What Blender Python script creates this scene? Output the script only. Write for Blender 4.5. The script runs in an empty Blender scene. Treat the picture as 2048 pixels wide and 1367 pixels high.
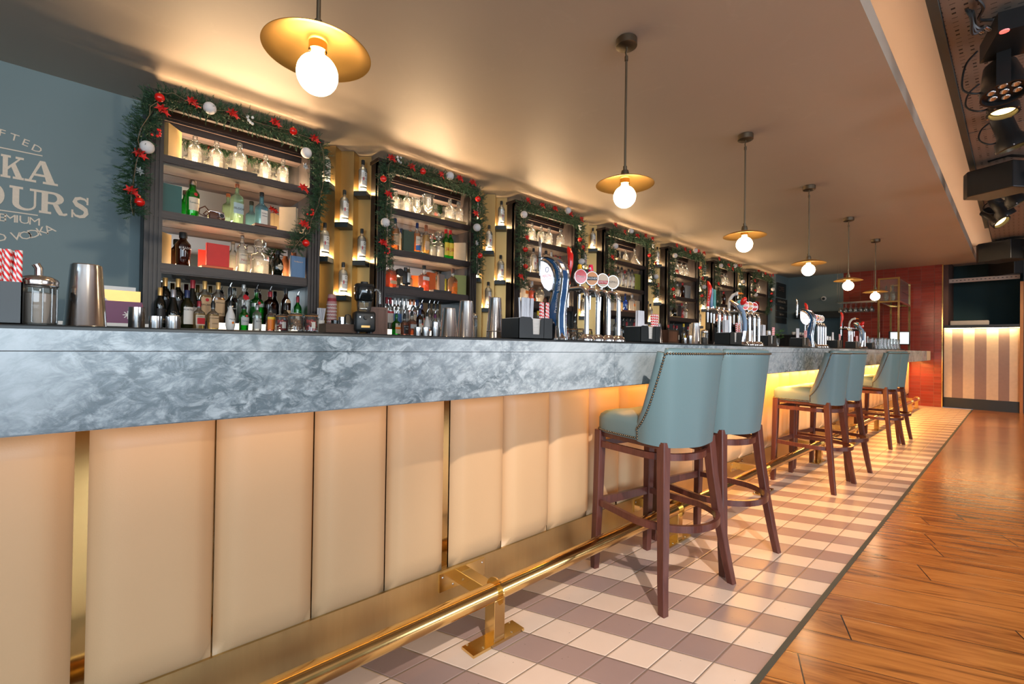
import bpy, bmesh, math, random
from mathutils import Vector, Matrix
PI = math.pi
SC = bpy.context.scene
COL = SC.collection
random.seed(7)

# ---------------------------------------------------------------- camera
cam_d = bpy.data.cameras.new('camera')
cam_d.sensor_width = 36.0
cam_d.lens = 922.992 / 2048 * 36.0
cam_d.clip_start = 0.02
cam_o = bpy.data.objects.new('camera', cam_d)
COL.objects.link(cam_o)
_m = [[0.73821, -0.016294, -0.674374, -1.7143], [-0.674417, 0.0035169999999999997, -0.7383419999999999, -0.5887], [0.014403000000000001, 0.999861, -0.008393000000000001, 1.115]]
cam_o.matrix_world = Matrix([_m[0], _m[1], _m[2], [0, 0, 0, 1]])
SC.camera = cam_o

# ---------------------------------------------------------------- world and exposure
SC.view_settings.view_transform = 'Standard'
SC.view_settings.look = 'None'
SC.view_settings.gamma = 1.0
SC.view_settings.exposure = 0.14
SC.cycles.max_bounces = 7
SC.cycles.diffuse_bounces = 3
SC.cycles.glossy_bounces = 4
SC.cycles.transmission_bounces = 6
SC.cycles.transparent_max_bounces = 26
SC.cycles.caustics_reflective = False
SC.cycles.caustics_refractive = False
SC.cycles.sample_clamp_indirect = 5.0
W = bpy.data.worlds.new('daylight')
SC.world = W
W.use_nodes = True
W.node_tree.nodes['Background'].inputs[0].default_value = (0.60, 0.76, 0.95, 1)
W.node_tree.nodes['Background'].inputs[1].default_value = 0.5

def light(kind, name, loc, target, energy, color, size=None, size_y=None, spot=None, blend=.3, spread=None):
    d = bpy.data.lights.new(name, kind)
    d.energy = energy; d.color = color
    if kind == 'AREA':
        d.shape = 'RECTANGLE'; d.size = size; d.size_y = size_y or size
        if spread: d.spread = spread
    elif kind == 'SPOT':
        d.spot_size = spot; d.spot_blend = blend; d.shadow_soft_size = size
    else:
        d.shadow_soft_size = size
    o = bpy.data.objects.new(name, d); COL.objects.link(o)
    o.location = loc
    o.rotation_euler = (Vector(target) - Vector(loc)).to_track_quat('-Z', 'Y').to_euler()
    return o
COOL = (0.72, 0.87, 1.0)
WARM = (1.0, 0.62, 0.30)
AMBER = (1.0, 0.50, 0.13)
# daylight through the shop windows behind and beside the camera
light('AREA', 'window_daylight', (-5.85, -2.9, 1.7), (0, -1.2, 1.2), 125, COOL, 3.8, 2.0)
light('AREA', 'window_daylight', (-2.6, -5.95, 1.7), (-1.0, 1.0, 0.9), 215, COOL, 4.4, 2.0)
light('AREA', 'window_daylight', (4.4, -5.95, 1.7), (3.6, 1.0, 0.9), 105, (0.9, 0.92, 1.0), 4.0, 2.0)
# stage lamps hung from the perforated ceiling
light('SPOT', 'stage_lamp_beam', (-1.55, -1.55, 2.88), (0.55, 0.15, 0.0), 430, (1, .86, .74), .035, spot=.98, blend=.6)
light('SPOT', 'stage_lamp_beam', (-0.42, -4.4, 2.58), (-1.75, 3.78, 1.95), 330, (1, .86, .66), .05, spot=.55, blend=.5)
light('SPOT', 'stage_lamp_beam', (4.6, -2.4, 2.9), (6.0, .3, 0.0), 200, (1, .78, .5), .06, spot=1.3)
light('SPOT', 'stage_lamp_beam', (8.2, -1.6, 2.9), (10.2, .6, .6), 150, (1, .75, .5), .06, spot=1.3)
light('SPOT', 'stage_lamp_beam', (2.4, -.60, 2.75), (1.0, -.45, 0), 130, (1, .78, .5), .05, spot=1.25)
light('SPOT', 'stage_lamp_beam', (3.6, -1.9, 2.85), (3.0, .2, 0), 160, (1, .84, .66), .05, spot=1.15)
light('SPOT', 'stage_lamp_beam', (9.6, -1.2, 2.9), (11.1, -.1, .9), 30, (1, .8, .55), .06, spot=1.2)

# ---------------------------------------------------------------- materials
MATS = {}
class NT:
    def __init__(s, name):
        s.m = bpy.data.materials.new(name); s.m.use_nodes = True
        s.t = s.m.node_tree; s.b = s.t.nodes['Principled BSDF']
        s.out = s.t.nodes['Material Output']
        s._g = None
    def n(s, kind, **kw):
        nd = s.t.nodes.new(kind)
        for k, v in kw.items(): setattr(nd, k, v)
        return nd
    def l(s, a, b): s.t.links.new(a, b)
    def val(s, sock, v):
        if isinstance(v, bpy.types.NodeSocket): s.l(v, sock)
        elif isinstance(v, (tuple, list)) and len(v) == 3 and sock.type == 'RGBA': sock.default_value = (*v, 1)
        else: sock.default_value = v
    def math(s, op, a, b=0.0, c=None):
        nd = s.n('ShaderNodeMath', operation=op)
        s.val(nd.inputs[0], a); s.val(nd.inputs[1], b)
        if c is not None: s.val(nd.inputs[2], c)
        return nd.outputs[0]
    def mix(s, f, a, b, mode='MIX'):
        nd = s.n('ShaderNodeMix', data_type='RGBA', blend_type=mode)
        s.val(nd.inputs['Factor'], f); s.val(nd.inputs[6], a); s.val(nd.inputs[7], b)
        return nd.outputs[2]
    def geo(s):
        if s._g is None: s._g = s.n('ShaderNodeNewGeometry').outputs['Position']
        return s._g
    def obj(s): return s.n('ShaderNodeTexCoord').outputs['Object']
    def sep(s, v):
        nd = s.n('ShaderNodeSeparateXYZ'); s.l(v, nd.inputs[0]); return nd.outputs
    def comb(s, x, y, z):
        nd = s.n('ShaderNodeCombineXYZ')
        for i, v in enumerate((x, y, z)): s.val(nd.inputs[i], v)
        return nd.outputs[0]
    def noise(s, vec, scale, detail=3, rough=.5, dist=0.0):
        nd = s.n('ShaderNodeTexNoise'); s.l(vec, nd.inputs['Vector'])
        nd.inputs['Scale'].default_value = scale; nd.inputs['Detail'].default_value = detail
        nd.inputs['Roughness'].default_value = rough; nd.inputs['Distortion'].default_value = dist
        return nd.outputs['Fac']
    def map(s, vec, scale=(1, 1, 1), rot=(0, 0, 0), loc=(0, 0, 0)):
        nd = s.n('ShaderNodeMapping'); s.l(vec, nd.inputs[0])
        nd.inputs['Scale'].default_value = scale; nd.inputs['Rotation'].default_value = rot; nd.inputs['Location'].default_value = loc
        return nd.outputs[0]
    def ramp(s, f, stops):
        nd = s.n('ShaderNodeValToRGB'); s.l(f, nd.inputs[0]); e = nd.color_ramp.elements
        while len(e) < len(stops): e.new(.5)
        for q, (p, c) in zip(e, stops): q.position = p; q.color = (*c, 1)
        return nd.outputs[0]
    def bump(s, h, strength=.2, dist=.01):
        nd = s.n('ShaderNodeBump'); s.l(h, nd.inputs['Height'])
        nd.inputs['Strength'].default_value = strength; nd.inputs['Distance'].default_value = dist
        s.l(nd.outputs[0], s.b.inputs['Normal'])
    def base(s, c): s.val(s.b.inputs['Base Color'], c)
    def rough(s, v): s.val(s.b.inputs['Roughness'], v)

def M(name, col=(.5, .5, .5), rough=.5, metal=0.0, var=.10, scale=18.0, emis=None, strength=0.0, bump=0.0, coat=0.0, spec=None):
    """procedural paint, plastic or metal: a colour broken up by fine noise"""
    if name in MATS: return MATS[name]
    t = NT(name)
    f = t.noise(t.geo(), scale, 3)
    dark = tuple(c * (1 - var) for c in col); lite = tuple(min(1, c * (1 + var)) for c in col)
    t.base(t.mix(f, dark, lite))
    t.rough(rough); t.b.inputs['Metallic'].default_value = metal
    if coat: t.b.inputs['Coat Weight'].default_value = coat; t.b.inputs['Coat Roughness'].default_value = .08
    if spec is not None: t.b.inputs['Specular IOR Level'].default_value = spec
    if emis: t.val(t.b.inputs['Emission Color'], emis); t.b.inputs['Emission Strength'].default_value = strength
    if bump: t.bump(f, bump, .004)
    MATS[name] = t.m
    return t.m

def glass(name, tint=(1, 1, 1), diffuse=.06, col=None, gloss=.9, frost=0.0):
    if name in MATS: return MATS[name]
    t = NT(name); t.t.nodes.remove(t.b)
    tr = t.n('ShaderNodeBsdfTransparent'); tr.inputs[0].default_value = (*tint, 1)
    gl = t.n('ShaderNodeBsdfGlossy'); gl.inputs['Roughness'].default_value = .04 + frost * .3
    df = t.n('ShaderNodeBsdfTranslucent'); df2 = t.n('ShaderNodeBsdfDiffuse')
    c = col or tint
    f = t.noise(t.geo(), 30, 2)
    cc = t.mix(f, tuple(x * .9 for x in c), c)
    t.l(cc, df.inputs[0]); t.l(cc, df2.inputs[0])
    ad = t.n('ShaderNodeMixShader'); ad.inputs[0].default_value = .5
    t.l(df.outputs[0], ad.inputs[1]); t.l(df2.outputs[0], ad.inputs[2])
    m1 = t.n('ShaderNodeMixShader'); m1.inputs[0].default_value = diffuse
    t.l(tr.outputs[0], m1.inputs[1]); t.l(ad.outputs[0], m1.inputs[2])
    lw = t.n('ShaderNodeLayerWeight'); lw.inputs[0].default_value = .42
    fr = t.math('MULTIPLY', lw.outputs['Fresnel'], gloss)
    m2 = t.n('ShaderNodeMixShader'); t.l(fr, m2.inputs[0])
    t.l(m1.outputs[0], m2.inputs[1]); t.l(gl.outputs[0], m2.inputs[2])
    t.l(m2.outputs[0], t.out.inputs[0])
    MATS[name] = t.m
    return t.m

def emit(name, col, strength):
    if name in MATS: return MATS[name]
    t = NT(name)
    t.base((.8, .8, .8))
    t.val(t.b.inputs['Emission Color'], col); t.b.inputs['Emission Strength'].default_value = strength
    MATS[name] = t.m
    return t.m

# --- marble
def marble(name, warm=0.0):
    t = NT(name)
    v = t.map(t.geo(), (1.0, 1.0, 1.5), (0.0, .75, .25))
    n0 = t.noise(v, 2.4, 6, .55, .8)
    n1 = t.noise(t.map(v, (1, 1, 2.4)), 6.5, 8, .66, .45)
    n2 = t.noise(v, 26, 6, .7, .6)
    vein = t.math('ABSOLUTE', t.math('SUBTRACT', n1, .5))
    veinm = t.ramp(vein, [(0.0, (.75, .75, .75)), (.035, (.35, .35, .35)), (.11, (0, 0, 0))])
    cloud = t.ramp(n0, [(.38, (0, 0, 0)), (.60, (1, 1, 1))])
    speck = t.ramp(n2, [(.40, (0, 0, 0)), (.58, (1, 1, 1))])
    a = t.mix(t.math('MULTIPLY', cloud, speck), (.43, .505, .55), (.115, .155, .18))
    a = t.mix(t.math('MULTIPLY', veinm, t.math('ADD', t.math('MULTIPLY', cloud, .7), .28)), a, (.15, .20, .235))
    t.base(a); t.rough(.22)
    return t.m
MATS['marble'] = marble('marble')

# --- polished brass
def brass(name, col, r0, r1, stretch=(1, 1, 1), bump=.02):
    t = NT(name)
    f = t.noise(t.map(t.geo(), stretch), 9, 4, .6)
    t.base(t.mix(f, tuple(c * .82 for c in col), col))
    t.rough(t.math('ADD', t.math('MULTIPLY', f, r1 - r0), r0))
    t.b.inputs['Metallic'].default_value = 1
    t.bump(f, bump, .002)
    MATS[name] = t.m
    return t.m
brass('brass', (.86, .60, .24), .10, .22)
brass('brass_gap', (.42, .25, .09), .06, .12)
brass('brass_plate', (.68, .48, .22), .30, .48, (6, 6, .6))
brass('brass_wall', (.56, .37, .15), .36, .52, (1, 1, .2), .01)
brass('brass_disc', (.86, .50, .14), .30, .48, (1, 1, 1)); MATS['brass_disc'].node_tree.nodes['Principled BSDF'].inputs['Metallic'].default_value = .93
brass('chrome', (.86, .87, .90), .05, .11, (1, 1, 1), .0)
brass('steel', (.72, .72, .73), .12, .26, (1, 1, .15), .0)
brass('bronze', (.20, .16, .11), .35, .5)

def leather(name, col, dark):
    t = NT(name)
    f = t.noise(t.obj(), 2.5, 4); g = t.noise(t.geo(), 260, 2)
    t.base(t.mix(f, dark, col)); t.rough(.42)
    t.bump(g, .10, .002)
    MATS[name] = t.m
    return t.m
leather('tan_leather', (.66, .43, .235), (.58, .37, .195))
leather('teal_leather', (.135, .225, .25), (.112, .19, .213))

def wood(name, c0, c1, rough, scale=9, stretch=(1, 1, .08), bump=.15):
    t = NT(name)
    v = t.map(t.obj(), stretch)
    f = t.noise(v, scale * 5, 6, .65, 1.2); g = t.noise(v, scale, 3)
    h = t.math('MULTIPLY', t.math('ADD', f, g), .5)
    t.base(t.ramp(h, [(.30, c0), (.68, c1)])); t.rough(rough); t.bump(f, bump, .003)
    MATS[name] = t.m
    return t.m
wood('stool_wood', (.045, .012, .010), (.15, .046, .032), .28)
wood('dark_oak', (.010, .007, .007), (.046, .029, .026), .45, 7, (.08, 1, 1), .5)
wood('dark_oak_upright', (.008, .007, .007), (.030, .022, .022), .45, 7, (1, 1, .07), .5)
wood('box_wood', (.10, .04, .022), (.26, .12, .07), .5, 9, (1, 1, .12))
wood('crate_wood', (.05, .028, .018), (.13, .07, .045), .6, 9, (.1, 1, 1))

# --- rhombic floor tiles
E1 = 0.15359; E2X = -0.0567; E2Y = 0.1366
def tiles():
    t = NT('floor_tile')
    x, y, z = t.sep(t.geo())
    j = t.math('DIVIDE', y, E2Y)
    i = t.math('DIVIDE', t.math('SUBTRACT', x, t.math('MULTIPLY', y, E2X / E2Y)), E1)
    fi = t.math('FLOOR', i); fj = t.math('FLOOR', j)
    u = t.math('FRACT', i); v = t.math('FRACT', j)
    par = t.math('ABSOLUTE', t.math('MODULO', fi, 2.0))
    du = t.math('ABSOLUTE', t.math('SUBTRACT', u, .5)); dv = t.math('ABSOLUTE', t.math('SUBTRACT', v, .5))
    edge = t.math('MAXIMUM', du, dv)
    gr = t.math('GREATER_THAN', edge, .487)
    wn = t.n('ShaderNodeTexWhiteNoise', noise_dimensions='2D'); t.l(t.comb(fi, fj, 0.0), wn.inputs['Vector'])
    k = wn.outputs['Value']
    cl = t.noise(t.geo(), 9, 5, .6)
    cream = t.mix(cl, t.mix(k, (.66, .505, .41), (.76, .59, .475)), (.78, .625, .52))
    grey = t.mix(cl, t.mix(k, (.31, .215, .195), (.41, .29, .26)), (.37, .26, .24))
    c = t.mix(par, grey, cream)
    sp = t.math('GREATER_THAN', t.noise(t.geo(), 90, 1, .3), .80)
    c = t.mix(t.math('MULTIPLY', sp, .5), c, (.09, .07, .06))
    c = t.mix(gr, c, (.20, .155, .13))
    t.base(c)
    t.rough(t.math('ADD', t.math('MULTIPLY', cl, .22), .24))
    h = t.ramp(edge, [(.46, (1, 1, 1)), (.492, (0, 0, 0))])
    hh = t.math('ADD', h, t.math('MULTIPLY', cl, .10))
    t.bump(hh, .5, .003)
    MATS['floor_tile'] = t.m
tiles()

def planks():
    t = NT('oak_planks')
    x, y, z = t.sep(t.geo())
    a = math.atan2(-E2X, E2Y)          # planks run with the slanted tile joints
    ca, sa = math.cos(a), math.sin(a)
    n = t.math('ADD', t.math('MULTIPLY', x, ca), t.math('MULTIPLY', y, sa))     # across the boards
    d = t.math('ADD', t.math('MULTIPLY', x, -sa), t.math('MULTIPLY', y, ca))    # along the boards
    Wd = .185
    r = t.math('DIVIDE', t.math('SUBTRACT', n, .005), Wd); fr = t.math('FLOOR', r); ur = t.math('FRACT', r)
    wn = t.n('ShaderNodeTexWhiteNoise', noise_dimensions='1D'); t.l(fr, wn.inputs['W'])
    ld = t.math('ADD', t.math('DIVIDE', d, 1.7), t.math('MULTIPLY', wn.outputs['Value'], 7.0))
    fl = t.math('FLOOR', ld); ul = t.math('FRACT', ld)
    w2 = t.n('ShaderNodeTexWhiteNoise', noise_dimensions='2D'); t.l(t.comb(fr, fl, 0.0), w2.inputs['Vector'])
    k = w2.outputs['Value']
    off = t.math('MULTIPLY', k, 31.0)
    gv = t.comb(t.math('MULTIPLY', n, 1.0), t.math('MULTIPLY', d, .10), off)
    g1 = t.noise(gv, 60, 6, .65, 1.0); g2 = t.noise(gv, 9, 5, .6, 2.2)
    kn = t.noise(t.comb(n, t.math('MULTIPLY', d, .35), off), 7.5, 3, .5)
    c = t.ramp(t.math('ADD', t.math('MULTIPLY', g1, .45), t.math('MULTIPLY', g2, .55)),
               [(.28, (.075, .022, .007)), (.45, (.31, .098, .020)), (.62, (.52, .20, .045))])
    c = t.mix(k, c, t.mix(.5, c, (.56, .22, .05)))
    c = t.mix(t.ramp(kn, [(.66, (0, 0, 0)), (.74, (.85, .85, .85))]), c, (.035, .014, .007))
    gap = t.math('MAXIMUM', t.math('GREATER_THAN', t.math('ABSOLUTE', t.math('SUBTRACT', ur, .5)), .492),
                 t.math('GREATER_THAN', t.math('ABSOLUTE', t.math('SUBTRACT', ul, .5)), .4985))
    c = t.mix(t.ramp(g2, [(.30, (.75, .75, .75)), (.46, (0, 0, 0))]), c, (.10, .028, .008))
    t.base(t.mix(gap, c, (.02, .009, .005)))
    t.rough(t.math('ADD', t.math('MULTIPLY', g2, .14), .14))
    wav = t.noise(t.geo(), 2.2, 2)
    bev = t.ramp(t.math('ABSOLUTE', t.math('SUBTRACT', ur, .5)), [(.44, (1, 1, 1)), (.495, (.3, .3, .3))])
    t.bump(t.math('ADD', t.math('MULTIPLY', g1, .14), t.math('ADD', bev, t.math('MULTIPLY', wav, .8))), .22, .005)
    t.b.inputs['Coat Weight'].default_value = .5; t.b.inputs['Coat Roughness'].default_value = .16
    MATS['oak_planks'] = t.m
planks()

def plaster(name, c0, c1, rough=.85, scuff=None):
    t = NT(name)
    f = t.noise(t.geo(), 1.3, 4, .6); g = t.noise(t.geo(), 60, 3)
    c = t.mix(f, c0, c1)
    if scuff: c = t.mix(t.ramp(t.noise(t.geo(), 3.1, 5, .7, 1.5), [(.60, (0, 0, 0)), (.72, (.35, .35, .35))]), c, scuff)
    t.base(c); t.rough(rough); t.bump(g, .06, .003)
    MATS[name] = t.m
plaster('ceiling_paint', (.50, .425, .345), (.56, .475, .385), .5, (.60, .52, .43))
plaster('cove_paint', (.52, .45, .39), (.58, .50, .43))
plaster('blue_grey_paint', (.165, .225, .235), (.19, .255, .265), .6)
plaster('far_blue_paint', (.15, .20, .195), (.18, .235, .23), .7)
plaster('dark_teal_paint', (.012, .045, .050), (.018, .060, .066), .7)
plaster('room_wall_paint', (.24, .29, .28), (.28, .33, .32), .8)

def redtile():
    t = NT('red_wall_tile')
    x, y, z = t.sep(t.geo())
    wdt, hgt = .205, .0615
    cy = t.math('DIVIDE', t.math('SUBTRACT', y, .5575), wdt); cz = t.math('DIVIDE', z, hgt)
    fy = t.math('FLOOR', cy); fz = t.math('FLOOR', cz)
    uy = t.math('ABSOLUTE', t.math('SUBTRACT', t.math('FRACT', cy), .5)); uz = t.math('ABSOLUTE', t.math('SUBTRACT', t.math('FRACT', cz), .5))
    gr = t.math('MAXIMUM', t.math('GREATER_THAN', uy, .488), t.math('GREATER_THAN', uz, .47))
    wn = t.n('ShaderNodeTexWhiteNoise', noise_dimensions='2D'); t.l(t.comb(fy, fz, 0.0), wn.inputs['Vector'])
    k = wn.outputs['Value']
    str_ = t.noise(t.comb(x, t.math('MULTIPLY', y, .12), t.math('ADD', z, t.math('MULTIPLY', k, 3.0))), 55, 4, .6)
    c = t.mix(str_, t.mix(k, (.17, .018, .012), (.33, .045, .028)), (.30, .05, .034))
    t.base(t.mix(gr, c, (.26, .11, .085)))
    t.rough(.14)
    t.bump(t.math('ADD', t.math('MULTIPLY', str_, .5), t.math('MULTIPLY', t.math('SUBTRACT', 1.0, gr), 1.0)), .6, .004)
    MATS['red_wall_tile'] = t.m
redtile()

def perforated():
    t = NT('perforated_metal')
    x, y, z = t.sep(t.geo())
    cx = t.math('DIVIDE', x, .052); cy = t.math('DIVIDE', y, .052)
    fx = t.math('FLOOR', cx)
    row = t.math('MODULO', t.math('ABSOLUTE', fx), 5.0)
    sq = t.math('LESS_THAN', row, 1.5)
    ux = t.math('ABSOLUTE', t.math('SUBTRACT', t.math('FRACT', cx), .5)); uy = t.math('ABSOLUTE', t.math('SUBTRACT', t.math('FRACT', cy), .5))
    a = t.math('MULTIPLY', t.math('LESS_THAN', ux, .17), t.math('LESS_THAN', uy, .17))
    b = t.math('MULTIPLY', t.math('LESS_THAN', ux, .05), t.math('LESS_THAN', uy, .24))
    h = t.math('ADD', t.math('MULTIPLY', a, sq), t.math('MULTIPLY', b, t.math('SUBTRACT', 1.0, sq)))
    f = t.noise(t.geo(), 3, 4)
    t.base(t.mix(h, t.mix(f, (.27, .225, .19), (.33, .275, .23)), (.012, .012, .012)))
    t.rough(.6); t.b.inputs['Metallic'].default_value = 0.2
    MATS['perforated_metal'] = t.m
perforated()

def mirror():
    t = NT('mirror_glass'); f = t.noise(t.geo(), 4, 2)
    t.base(t.mix(f, (.62, .64, .62), (.70, .72, .70))); t.b.inputs['Metallic'].default_value = 1; t.rough(.02)
    MATS['mirror_glass'] = t.m
mirror()

def needles(name, c0, c1):
    t = NT(name); f = t.noise(t.obj(), 14, 3)
    t.base(t.mix(f, c0, c1)); t.rough(.55)
    MATS[name] = t.m
needles('pine_needles', (.010, .045, .026), (.045, .115, .045))

def stripes_straw():
    t = NT('striped_straw'); x, y, z = t.sep(t.obj())
    s = t.math('FRACT', t.math('DIVIDE', t.math('ADD', z, t.math('MULTIPLY', x, 1.6)), .017))
    t.base(t.mix(t.math('GREATER_THAN', s, .5), (.80, .015, .015), (.82, .82, .82))); t.rough(.5)
    MATS['striped_straw'] = t.m
stripes_straw()
def fairisle():
    t = NT('patterned_paper_cup'); x, y, z = t.sep(t.obj())
    a = t.math('ARCTAN2', y, x)
    w = t.math('SINE', t.math('MULTIPLY', a, 18.0)); v = t.math('SINE', t.math('MULTIPLY', z, 360.0))
    p = t.math('GREATER_THAN', t.math('MULTIPLY', w, v), .25)
    band = t.math('GREATER_THAN', t.math('SINE', t.math('MULTIPLY', z, 110.0)), -.1)
    t.base(t.mix(t.math('MULTIPLY', p, band), (.27, .025, .04), (.75, .70, .66))); t.rough(.6)
    MATS['patterned_paper_cup'] = t.m
fairisle()

M('black_plastic', (.014, .018, .020), .38); M('black_metal', (.016, .017, .018), .35, .3)
M('black_paint', (.012, .020, .023), .45); M('dark_trim', (.045, .060, .055), .5)
M('white_paint', (.80, .79, .76), .5); M('label_white', (.74, .70, .64), .6, var=.06)
M('label_kraft', (.62, .42, .24), .6); M('label_red', (.55, .02, .03), .5); M('label_black', (.015, .015, .017), .5)
M('label_grey', (.46, .48, .47), .5); M('label_orange', (.85, .22, .02), .5); M('label_yellow', (.85, .60, .04), .5)
M('label_blue', (.05, .16, .42), .5); M('label_cream', (.68, .58, .44), .6); M('label_pale', (.40, .52, .56), .5); M('label_green', (.20, .42, .12), .5)
M('gold_foil', (.70, .42, .14), .35, .5); M('red_foil', (.30, .02, .03), .35, .2); M('grey_foil', (.34, .33, .36), .3, .5)
M('navy', (.015, .03, .10), .35); M('red_gloss', (.75, .012, .008), .18, coat=.5); M('red_matt', (.62, .018, .012), .55)
M('white_felt', (.72, .70, .70), .9, bump=.3, scale=150); M('silver_matt', (.55, .58, .58), .35, .6)
M('twig', (.05, .06, .03), .8); M('string_wire', (.25, .17, .10), .5)
M('teal_enamel', (.06, .32, .32), .25); M('yellow_enamel', (.85, .45, .02), .25); M('orange_enamel', (.72, .26, .05), .3)
M('blue_enamel', (.02, .085, .22), .22, coat=.6); M('pale_blue_enamel', (.20, .32, .50), .25); M('green_enamel', (.02, .22, .06), .3)
M('pink_enamel', (.80, .02, .08), .2); M('cream_enamel', (.62, .48, .34), .35)
M('white_enamel', (.78, .77, .75), .3); M('paper_white', (.70, .66, .62), .8); M('straw_white', (.62, .63, .68), .4)
M('book_gold', (.38, .26, .11), .6); M('book_teal', (.015, .10, .095), .5); M('book_red', (.62, .02, .015), .5); M('book_blue', (.10, .20, .36), .5)
M('book_brown', (.20, .08, .05), .6); M('book_cream', (.60, .46, .30), .7); M('book_green', (.05, .085, .06), .5); M('book_olive', (.26, .27, .05), .5)
M('book_black', (.03, .03, .032), .5); M('book_orange', (.70, .13, .03), .5); M('book_grey', (.20, .16, .14), .6); M('pages', (.62, .54, .42), .8)
M('stone_beige', (.52, .43, .33), .6); M('leather_brown', (.10, .035, .018), .5); M('purple_print', (.14, .012, .10), .4)
M('sign_black', (.018, .022, .022), .6); M('copper', (.55, .22, .12), .3, .8); M('red_candy', (.55, .02, .02), .35); M('cookie', (.30, .15, .06), .8, scale=60)
M('leaf_green', (.05, .22, .02), .6); M('cushion_white', (.60, .50, .40), .6); M('timber_trim', (.40, .17, .05), .5); M('letter_paint', (.78, .64, .50), .6, var=.12, scale=90)
M('slat_cream', (.62, .49, .35), .6); M('slat_mauve', (.26, .185, .165), .6); M('sugar', (.50, .42, .37), .8); M('brown_lattice', (.10, .045, .030), .6)
glass('clear_glass', (.97, .98, .97), .09, (.9, .92, .9)); glass('lit_glass', (.97, .97, .95), .10, (.95, .92, .85)); glass('green_glass', (.10, .62, .16), .12, (.02, .5, .06))
glass('dark_glass', (.05, .06, .045), .5, (.012, .018, .014)); glass('olive_glass', (.22, .24, .05), .4, (.05, .055, .01)); glass('frost_glass', (.75, .75, .72), .55, (.75, .73, .70), frost=1)
glass('blue_glass', (.45, .72, .85), .22, (.25, .55, .72)); glass('brown_glass', (.16, .05, .02), .5, (.04, .012, .006)); glass('pale_green_glass', (.72, .92, .74), .2, (.6, .85, .6))
glass('amber_liquid', (.98, .55, .10), .5, (.90, .36, .03)); glass('gold_liquid', (1, .78, .28), .5, (.95, .60, .12)); glass('orange_liquid', (1, .38, .06), .5, (.95, .20, .02))
glass('green_liquid', (.20, .80, .22), .3, (.10, .70, .10)); glass('clear_liquid', (.97, .97, .96), .5, (.95, .95, .9)); glass('red_liquid', (.75, .05, .04), .4, (.6, .02, .02))
glass('smoky_plastic', (.35, .38, .38), .2, (.10, .12, .12)); glass('cobalt_glass', (.12, .28, .80), .3, (.05, .16, .6))
emit('bulb_glow', (1.0, .72, .44), 26.0); emit('led_warm', (1.0, .66, .34), 9.0); emit('led_amber', (1.0, .50, .14), 5.0); emit('led_dim', (1.0, .55, .22), 1.2); emit('led_top', (1.0, .66, .34), 2.5); emit('led_step', (1.0, .86, .66), 2.2); emit('screen_glow', (.62, .80, .86), .9)
emit('lamp_glow', (1.0, .62, .16), 9.0); emit('booth_led', (1.0, .72, .34), 16.0); emit('red_light', (1, .02, .01), 1.2); emit('lens_glow', (.93, .86, .95), 1.05); emit('cove_led', (1.0, .66, .42), 19.0)
def pm(n): return MATS[n]

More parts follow.
